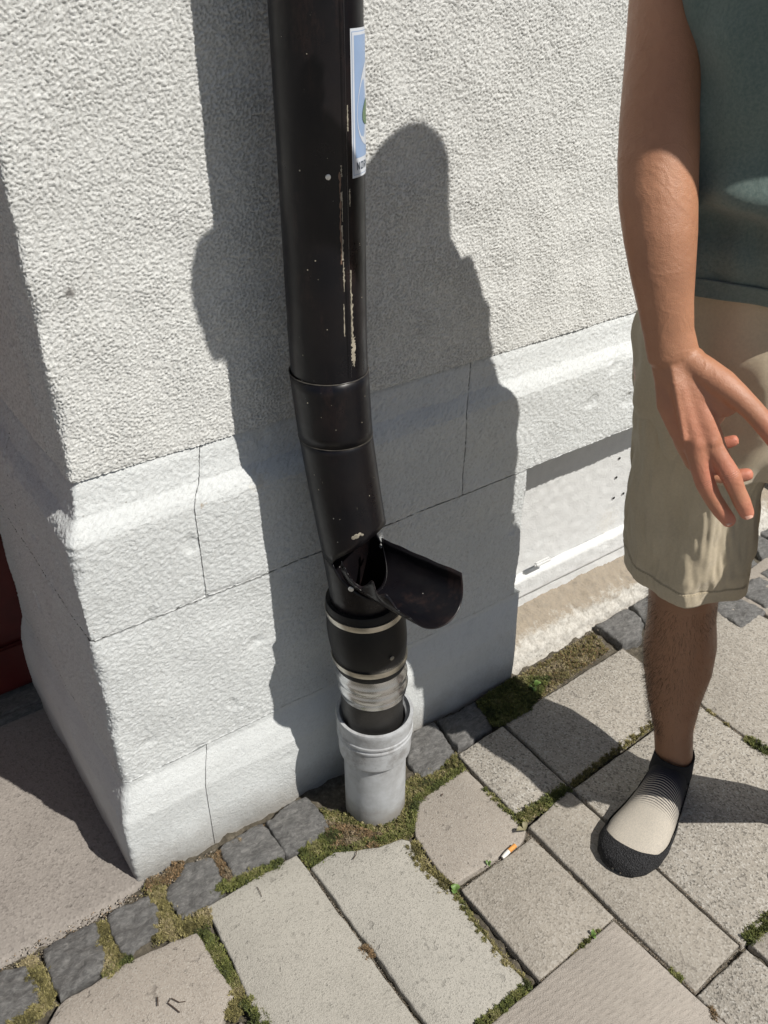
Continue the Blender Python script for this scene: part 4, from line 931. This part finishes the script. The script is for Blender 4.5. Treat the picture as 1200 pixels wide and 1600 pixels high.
hairs('leg_hair', [(Vector((1.122, .677, .46)), .058), (Vector((1.128, .674, .40)), .0545), (Vector((1.142, .676, .33)), .060), (Vector((1.148, .672, .27)), .058), (Vector((1.146, .662, .20)), .047), (Vector((1.140, .648, .14)), .038)], 9000, .015, RNG, M_leghair)

# T-shirt
def cloth_tube(name, secs, nz, nth, wr, mat, parent, seed, hem=None, fold=None, th=.002, upc=None):
    zs_ = [q[0].z for q in secs]; V = np.zeros((nth, nz, 3)); ks = np.linspace(0, len(secs)-1, nz)
    Cs = np.array([list(q[0]) for q in secs]); RA = np.array([q[1] for q in secs]); RB = np.array([q[2] for q in secs]); id_ = np.arange(len(secs))
    sm = lambda a: np.interp(ks, id_, a)
    def smooth(a):
        a = np.pad(a, 6, mode='edge'); kx = np.ones(7)/7; return np.convolve(np.convolve(a, kx, 'same'), kx, 'same')[6:-6]
    c = np.stack([smooth(sm(Cs[:, i])) if nz > 20 else sm(Cs[:, i]) for i in range(3)], -1); c[0] = Cs[0]; c[-1] = Cs[-1]
    ra = sm(RA); rb = sm(RB); th_ = np.linspace(0, 2*np.pi, nth, endpoint=False); TH, K = np.meshgrid(th_, np.arange(nz), indexing='ij')
    s = K/nz
    arc = TH*.12; ht = K/nz*np.linalg.norm(Cs[-1]-Cs[0])
    a_ = TH*1024/(2*np.pi)                       # periodic lookup round the tube
    def per(Fd, ka, kb, off): return sample(Fd, a_*ka+off, ht*kb+off*3)
    w = wr(TH, s, per, ht)
    for i in range(3):
        V[..., i] = c[None, :, i]+(RT[i]*np.cos(TH)*(ra[None]+w)+FW[i]*np.sin(TH)*(rb[None]+w))
    if upc is not None: V[..., 2] += upc(TH, s)
    o = link(name, np_mesh(V.reshape(-1, 3), grid_faces(nth, nz, True)), mat, parent)
    md = o.modifiers.new('thickness', 'SOLIDIFY'); md.thickness = th; md.offset = -1; return o, V
def wr_shirt(TH, s, per, ht):
    w = .0055*per(F_w, 1, 900, 3)+.0035*per(F_w, 2, 1800, 50)
    zz = 1.03+ht
    fz = 1.150+.010*np.sin(TH*2+1)+.004*np.sin(TH*7); bulge = .017*np.exp(-(np.maximum(zz-fz, 0)/.045)**2-(np.minimum(zz-fz, 0)/.012)**2)+.006*per(F_w, 1, 500, 77)*np.clip((zz-1.18)*8, 0, 1)
    return w+bulge+.0012*(np.sin(TH*9+ht*20)*np.exp(-ht/.08))
SH = [(Vector((1.085, .628, 1.030)), .170, .128), (Vector((1.082, .626, 1.10)), .166, .122), (Vector((1.078, .62, 1.17)), .168, .128), (Vector((1.070, .61, 1.28)), .172, .132), (Vector((1.062, .602, 1.38)), .182, .125), (Vector((1.057, .60, 1.44)), .165, .105), (Vector((1.050, .598, 1.49)), .085, .080)]
tee = empty('t_shirt', person.location); tee.parent = person; tee.matrix_parent_inverse = Matrix.Translation(-Vector(person.location))
def reparent(o, p): o.parent = p; o.matrix_parent_inverse = Matrix.Translation(-Vector(person.location)); return o
o, _ = cloth_tube('shirt_body', SH, 150, 300, wr_shirt, M_shirt, person, 1); reparent(o, tee)
o, _ = cloth_tube('hem_band', [(Vector((1.085, .628, 1.0285)), .1712, .1292), (Vector((1.0845, .6276, 1.050)), .1705, .1284)], 12, 300, lambda TH, s, per, ht: .0035*per(F_w, 1, 1100, 3)+.0020*per(F_w, 2, 2200, 50)+.0012*np.sin(TH*9+ht*20)*np.exp(-ht/.08)+.0008, M_shirt, person, 1); reparent(o, tee)
bb = Buf(); bb.loft([(Vector((1.055, .655, 1.41)), .072, .075, _r1), (Vector((1.025, .695, 1.405)), .068, .072, _r1), (Vector((.995, .735, 1.38)), .066, .070, _r1)])
bb.loft([(Vector((1.09, .50, 1.42)), .075, .08, UP), (Vector((1.07, .43, 1.50)), .070, .070, RT), (Vector((1.045, .42, 1.58)), .068, .068, RT), (Vector((1.02, .42, 1.655)), .064, .064, RT)])
reparent(bb.build('sleeve', M_shirt, person, .006, 3), tee)
# shorts
def wr_short(TH, s, per, ht):
    w = .0045*per(F_w, 1, 700, 20)+.0022*per(F_w, 2, 1500, 70)+.0007*per(F_m, 3, 1200, 10)
    band_ = -.0016*np.exp(-((ht-.040)/.0022)**2)+.0010*(ht < .040)
    flare = .004*np.sin(TH*5+1)*np.exp(-ht/.07)
    return w*np.clip(.45+ht*4, 0, 1)+band_+flare
sho = empty('shorts', person.location); sho.parent = person; sho.matrix_parent_inverse = Matrix.Translation(-Vector(person.location))
RL = [(Vector((1.112, .674, .512)), .100, .098), (Vector((1.107, .678, .58)), .101, .106), (Vector((1.095, .688, .70)), .101, .116), (Vector((1.082, .690, .84)), .104, .122), (Vector((1.082, .682, .94)), .104, .116), (Vector((1.085, .665, .99)), .09, .10)]
LL = [(Vector((1.168, .405, .498)), .094, .092), (Vector((1.190, .450, .58)), .096, .098), (Vector((1.205, .510, .70)), .098, .103), (Vector((1.19, .565, .84)), .102, .108), (Vector((1.17, .60, .93)), .100, .105), (Vector((1.12, .62, .985)), .085, .09)]
for L in (RL, LL):
    o, V_ = cloth_tube('trouser_leg', L, 190, 300, wr_short, M_short, person, 2); reparent(o, sho)
    # stitched seam along the hem
    j = int(190*.040/.50); ring = V_[:, j, :]; cc = ring.mean(0); rr2 = ring+(ring-cc)/np.linalg.norm(ring-cc, axis=1)[:, None]*.0006
    Vs = []; Fs = []
    for i in range(0, 300, 2):
        a = rr2[i]; b2 = rr2[(i+1) % 300]; k0_ = len(Vs); Vs += [a+[0, 0, .0006], a-[0, 0, .0006], b2-[0, 0, .0006], b2+[0, 0, .0006]]; Fs.append((k0_, k0_+1, k0_+2, k0_+3))
    reparent(link('hem_stitching', mesh(Vs, Fs), M_thread, person, smooth=False), sho)
o, _ = cloth_tube('seat', [(Vector((1.088, .636, .76)), .12, .09), (Vector((1.088, .638, .84)), .150, .112), (Vector((1.088, .636, .92)), .160, .119), (Vector((1.086, .63, 1.045)), .156, .114)], 80, 240, lambda TH, s, per, ht: .004*per(F_w, 1, 900, 33)+.0022*per(F_w, 2, 1800, 5), M_short, person, 3); reparent(o, sho)

# sock shoes
def shoe_mats():
    m = NM('knit_upper'); t = m.n('ShaderNodeAttribute', attribute_name='ft').outputs['Fac']; c = m.n('ShaderNodeAttribute', attribute_name='fc').outputs['Fac']
    w = m.math('SINE', m.math('MULTIPLY', m.math('ADD', t, m.math('MULTIPLY', m.math('ABSOLUTE', c), -.35)), 430.0))
    thr = m.ramp(t, [(.36, 1.0), (.60, 0.0)])
    thr2 = m.math('SUBTRACT', m.math('MULTIPLY', thr, 2.4), 1.2)
    st = m.ramp(m.math('ADD', m.math('MULTIPLY', m.math('ADD', w, thr2), .5), .5), [(.42, 0.0), (.62, 1.0)])
    st = m.math('MULTIPLY', st, m.ramp(t, [(.605, 1.0), (.615, 0.0)]))
    k = m.mix(m.ramp(m.noise(420, 3, .8), [(.4, 0.0), (.62, 1.0)]), (.50, .455, .385), (.40, .37, .32))
    k = m.mix(st, k, (.020, .020, .032)); k = m.mix(m.ramp(t, [(.30, 1.0), (.37, 0.0)]), k, (.012, .012, .016))
    m.col(k); m.rough(.95); kn = m.math('SINE', m.math('MULTIPLY', m.math('ADD', t, m.math('MULTIPLY', m.math('ABSOLUTE', c), .6)), 700.0)); m.bump(kn, .0005, .5); m.bump(m.voro(800), .0005, .5)
    r = NM('black_terry_rubber'); r.col(r.mix(r.ramp(r.noise(500, 3), [(.4, 0.0), (.7, 1.0)]), (.008, .008, .009), (.045, .045, .048))); r.rough(.95); r.bump(r.voro(420), .003, 1.0)
    return m.m, r.m
M_knit, M_terry = shoe_mats()
def foot(heel, toe, nm, label):
    heel, toe = Vector(heel), Vector(toe); d = (toe-heel); L = d.length; d.normalize(); s = Vector((-d.y, d.x, 0))*-1
    T = [0, .03, .1, .25, .4, .55, .7, .82, .92, .975, 1.0]; Wd = [.012, .024, .034, .038, .042, .049, .0555, .0545, .043, .026, .006]; Ht = [.030, .055, .085, .100, .088, .066, .049, .040, .033, .025, .010]
    asym = [0, 0, 0, -.002, -.004, -.003, .001, .004, .006, .006, .006]
    nt_, nth = 90, 72
    def P(t, a, off=0):
        w = np.interp(t, T, Wd)+off; h = np.interp(t, T, Ht)+off; ca, sa = math.cos(a), math.sin(a)
        if sa >= 0: x = math.copysign(abs(ca)**.85, ca)*w; z = .012+(h-.012)*sa**.9
        else: x = math.copysign(abs(ca)**.6, ca)*w*(1-.05*(-sa)); z = .012*(1-(-sa)**.5)
        return heel+d*(t*L+ (off if t > .5 else 0)*(t-.5)*2)+s*(x+np.interp(t, T, asym))+UP*max(z, .0005), x
    e = empty(nm, person.location); e.parent = person; e.matrix_parent_inverse = Matrix.Translation(-Vector(person.location)); e['label'] = label
    ts = [.5-.5*math.cos(math.pi*i/nt_) for i in range(nt_+1)]
    V = []; ft = []; fc = []
    for t in ts:
        for j in range(nth): p, x = P(t, 2*math.pi*j/nth); V.append(p); ft.append(t); fc.append(x)
    F = [tuple(int(q) for q in r) for r in [(i*nth+j, i*nth+(j+1) % nth, (i+1)*nth+(j+1) % nth, (i+1)*nth+j) for i in range(nt_) for j in range(nth)]]
    me = mesh(V, F)
    for nme, arr in (('ft', ft), ('fc', fc)): a = me.attributes.new(nme, 'FLOAT', 'POINT'); a.data.foreach_set('value', np.array(arr, np.float32))
    reparent(link('knit_upper', me, M_knit, person), e)
    # rim: toe cap and sole edge, standing proud
    V = []; F = []; n2a, n2t = 72, 40
    for j in range(n2a+1):
        a = math.pi*(-.10+1.20*j/n2a); te = .875-.11*abs(math.cos(a))**2.5-.30*min(1, abs(math.cos(a)))**22
        for i in range(n2t+1): V.append(P(te+(1-te)*(1-(1-i/n2t)**1.6), a, .0030+.0007*random.random())[0])
    for j in range(n2a):
        for i in range(n2t): F.append((j*(n2t+1)+i, (j+1)*(n2t+1)+i, (j+1)*(n2t+1)+i+1, j*(n2t+1)+i+1))
    for sd in (0, 1):
        b0 = len(V); n3 = 130
        for i in range(n3+1):
            t = .01+.97*i/n3; top = .06+.07*max(0, t-.25)+.05*max(0, .12-t)/.12
            for k in range(7):
                a = math.pi*(-.12+(top+.12)*k/6); a = a if sd == 0 else math.pi-a; V.append(P(t, a, .0026+.0007*random.random())[0])
        for i in range(n3):
            for k in range(6): q = (b0+i*7+k, b0+i*7+k+1, b0+(i+1)*7+k+1, b0+(i+1)*7+k); F.append(q)
    o = reparent(link('rubber_rim', mesh(V, F), M_terry, person), e)
    # ankle cuff
    c0 = heel+d*(L*.175); secs = []; V = []; F = []; nth = 60
    prof_ = [(.045, .040, .048, 0), (.070, .0385, .0455, .2), (.090, .0375, .0435, .7), (.104, .0372, .0425, 1), (.106, .036, .041, 1), (.102, .033, .037, 1)]
    for k, (z, ra, rb, sl_) in enumerate(prof_):
        for j in range(nth):
            a = 2*math.pi*j/nth; V.append(c0+s*(ra*math.cos(a))+d*(rb*math.sin(a))+UP*(z-.012*sl_*abs(math.cos(a))**2-.006*sl_*max(0, -math.sin(a))))
    for k in range(len(prof_)-1):
        for j in range(nth): F.append((k*nth+j, k*nth+(j+1) % nth, (k+1)*nth+(j+1) % nth, (k+1)*nth+j))
    cm = simple('black_knit_cuff', (.012, .012, .014), .95, 0, 600, .0006) if 'cm' not in foot.__dict__ else foot.cm
    foot.cm = cm; reparent(link('ankle_cuff', mesh(V, F), cm, person), e)
foot((1.181, .640, 0), (.908, .543, 0), 'sock_shoe', 'sock like shoe with beige knit top and black rim')
foot((1.36, .395, 0), (1.105, .300, 0), 'sock_shoe', 'second sock shoe, just outside the picture')
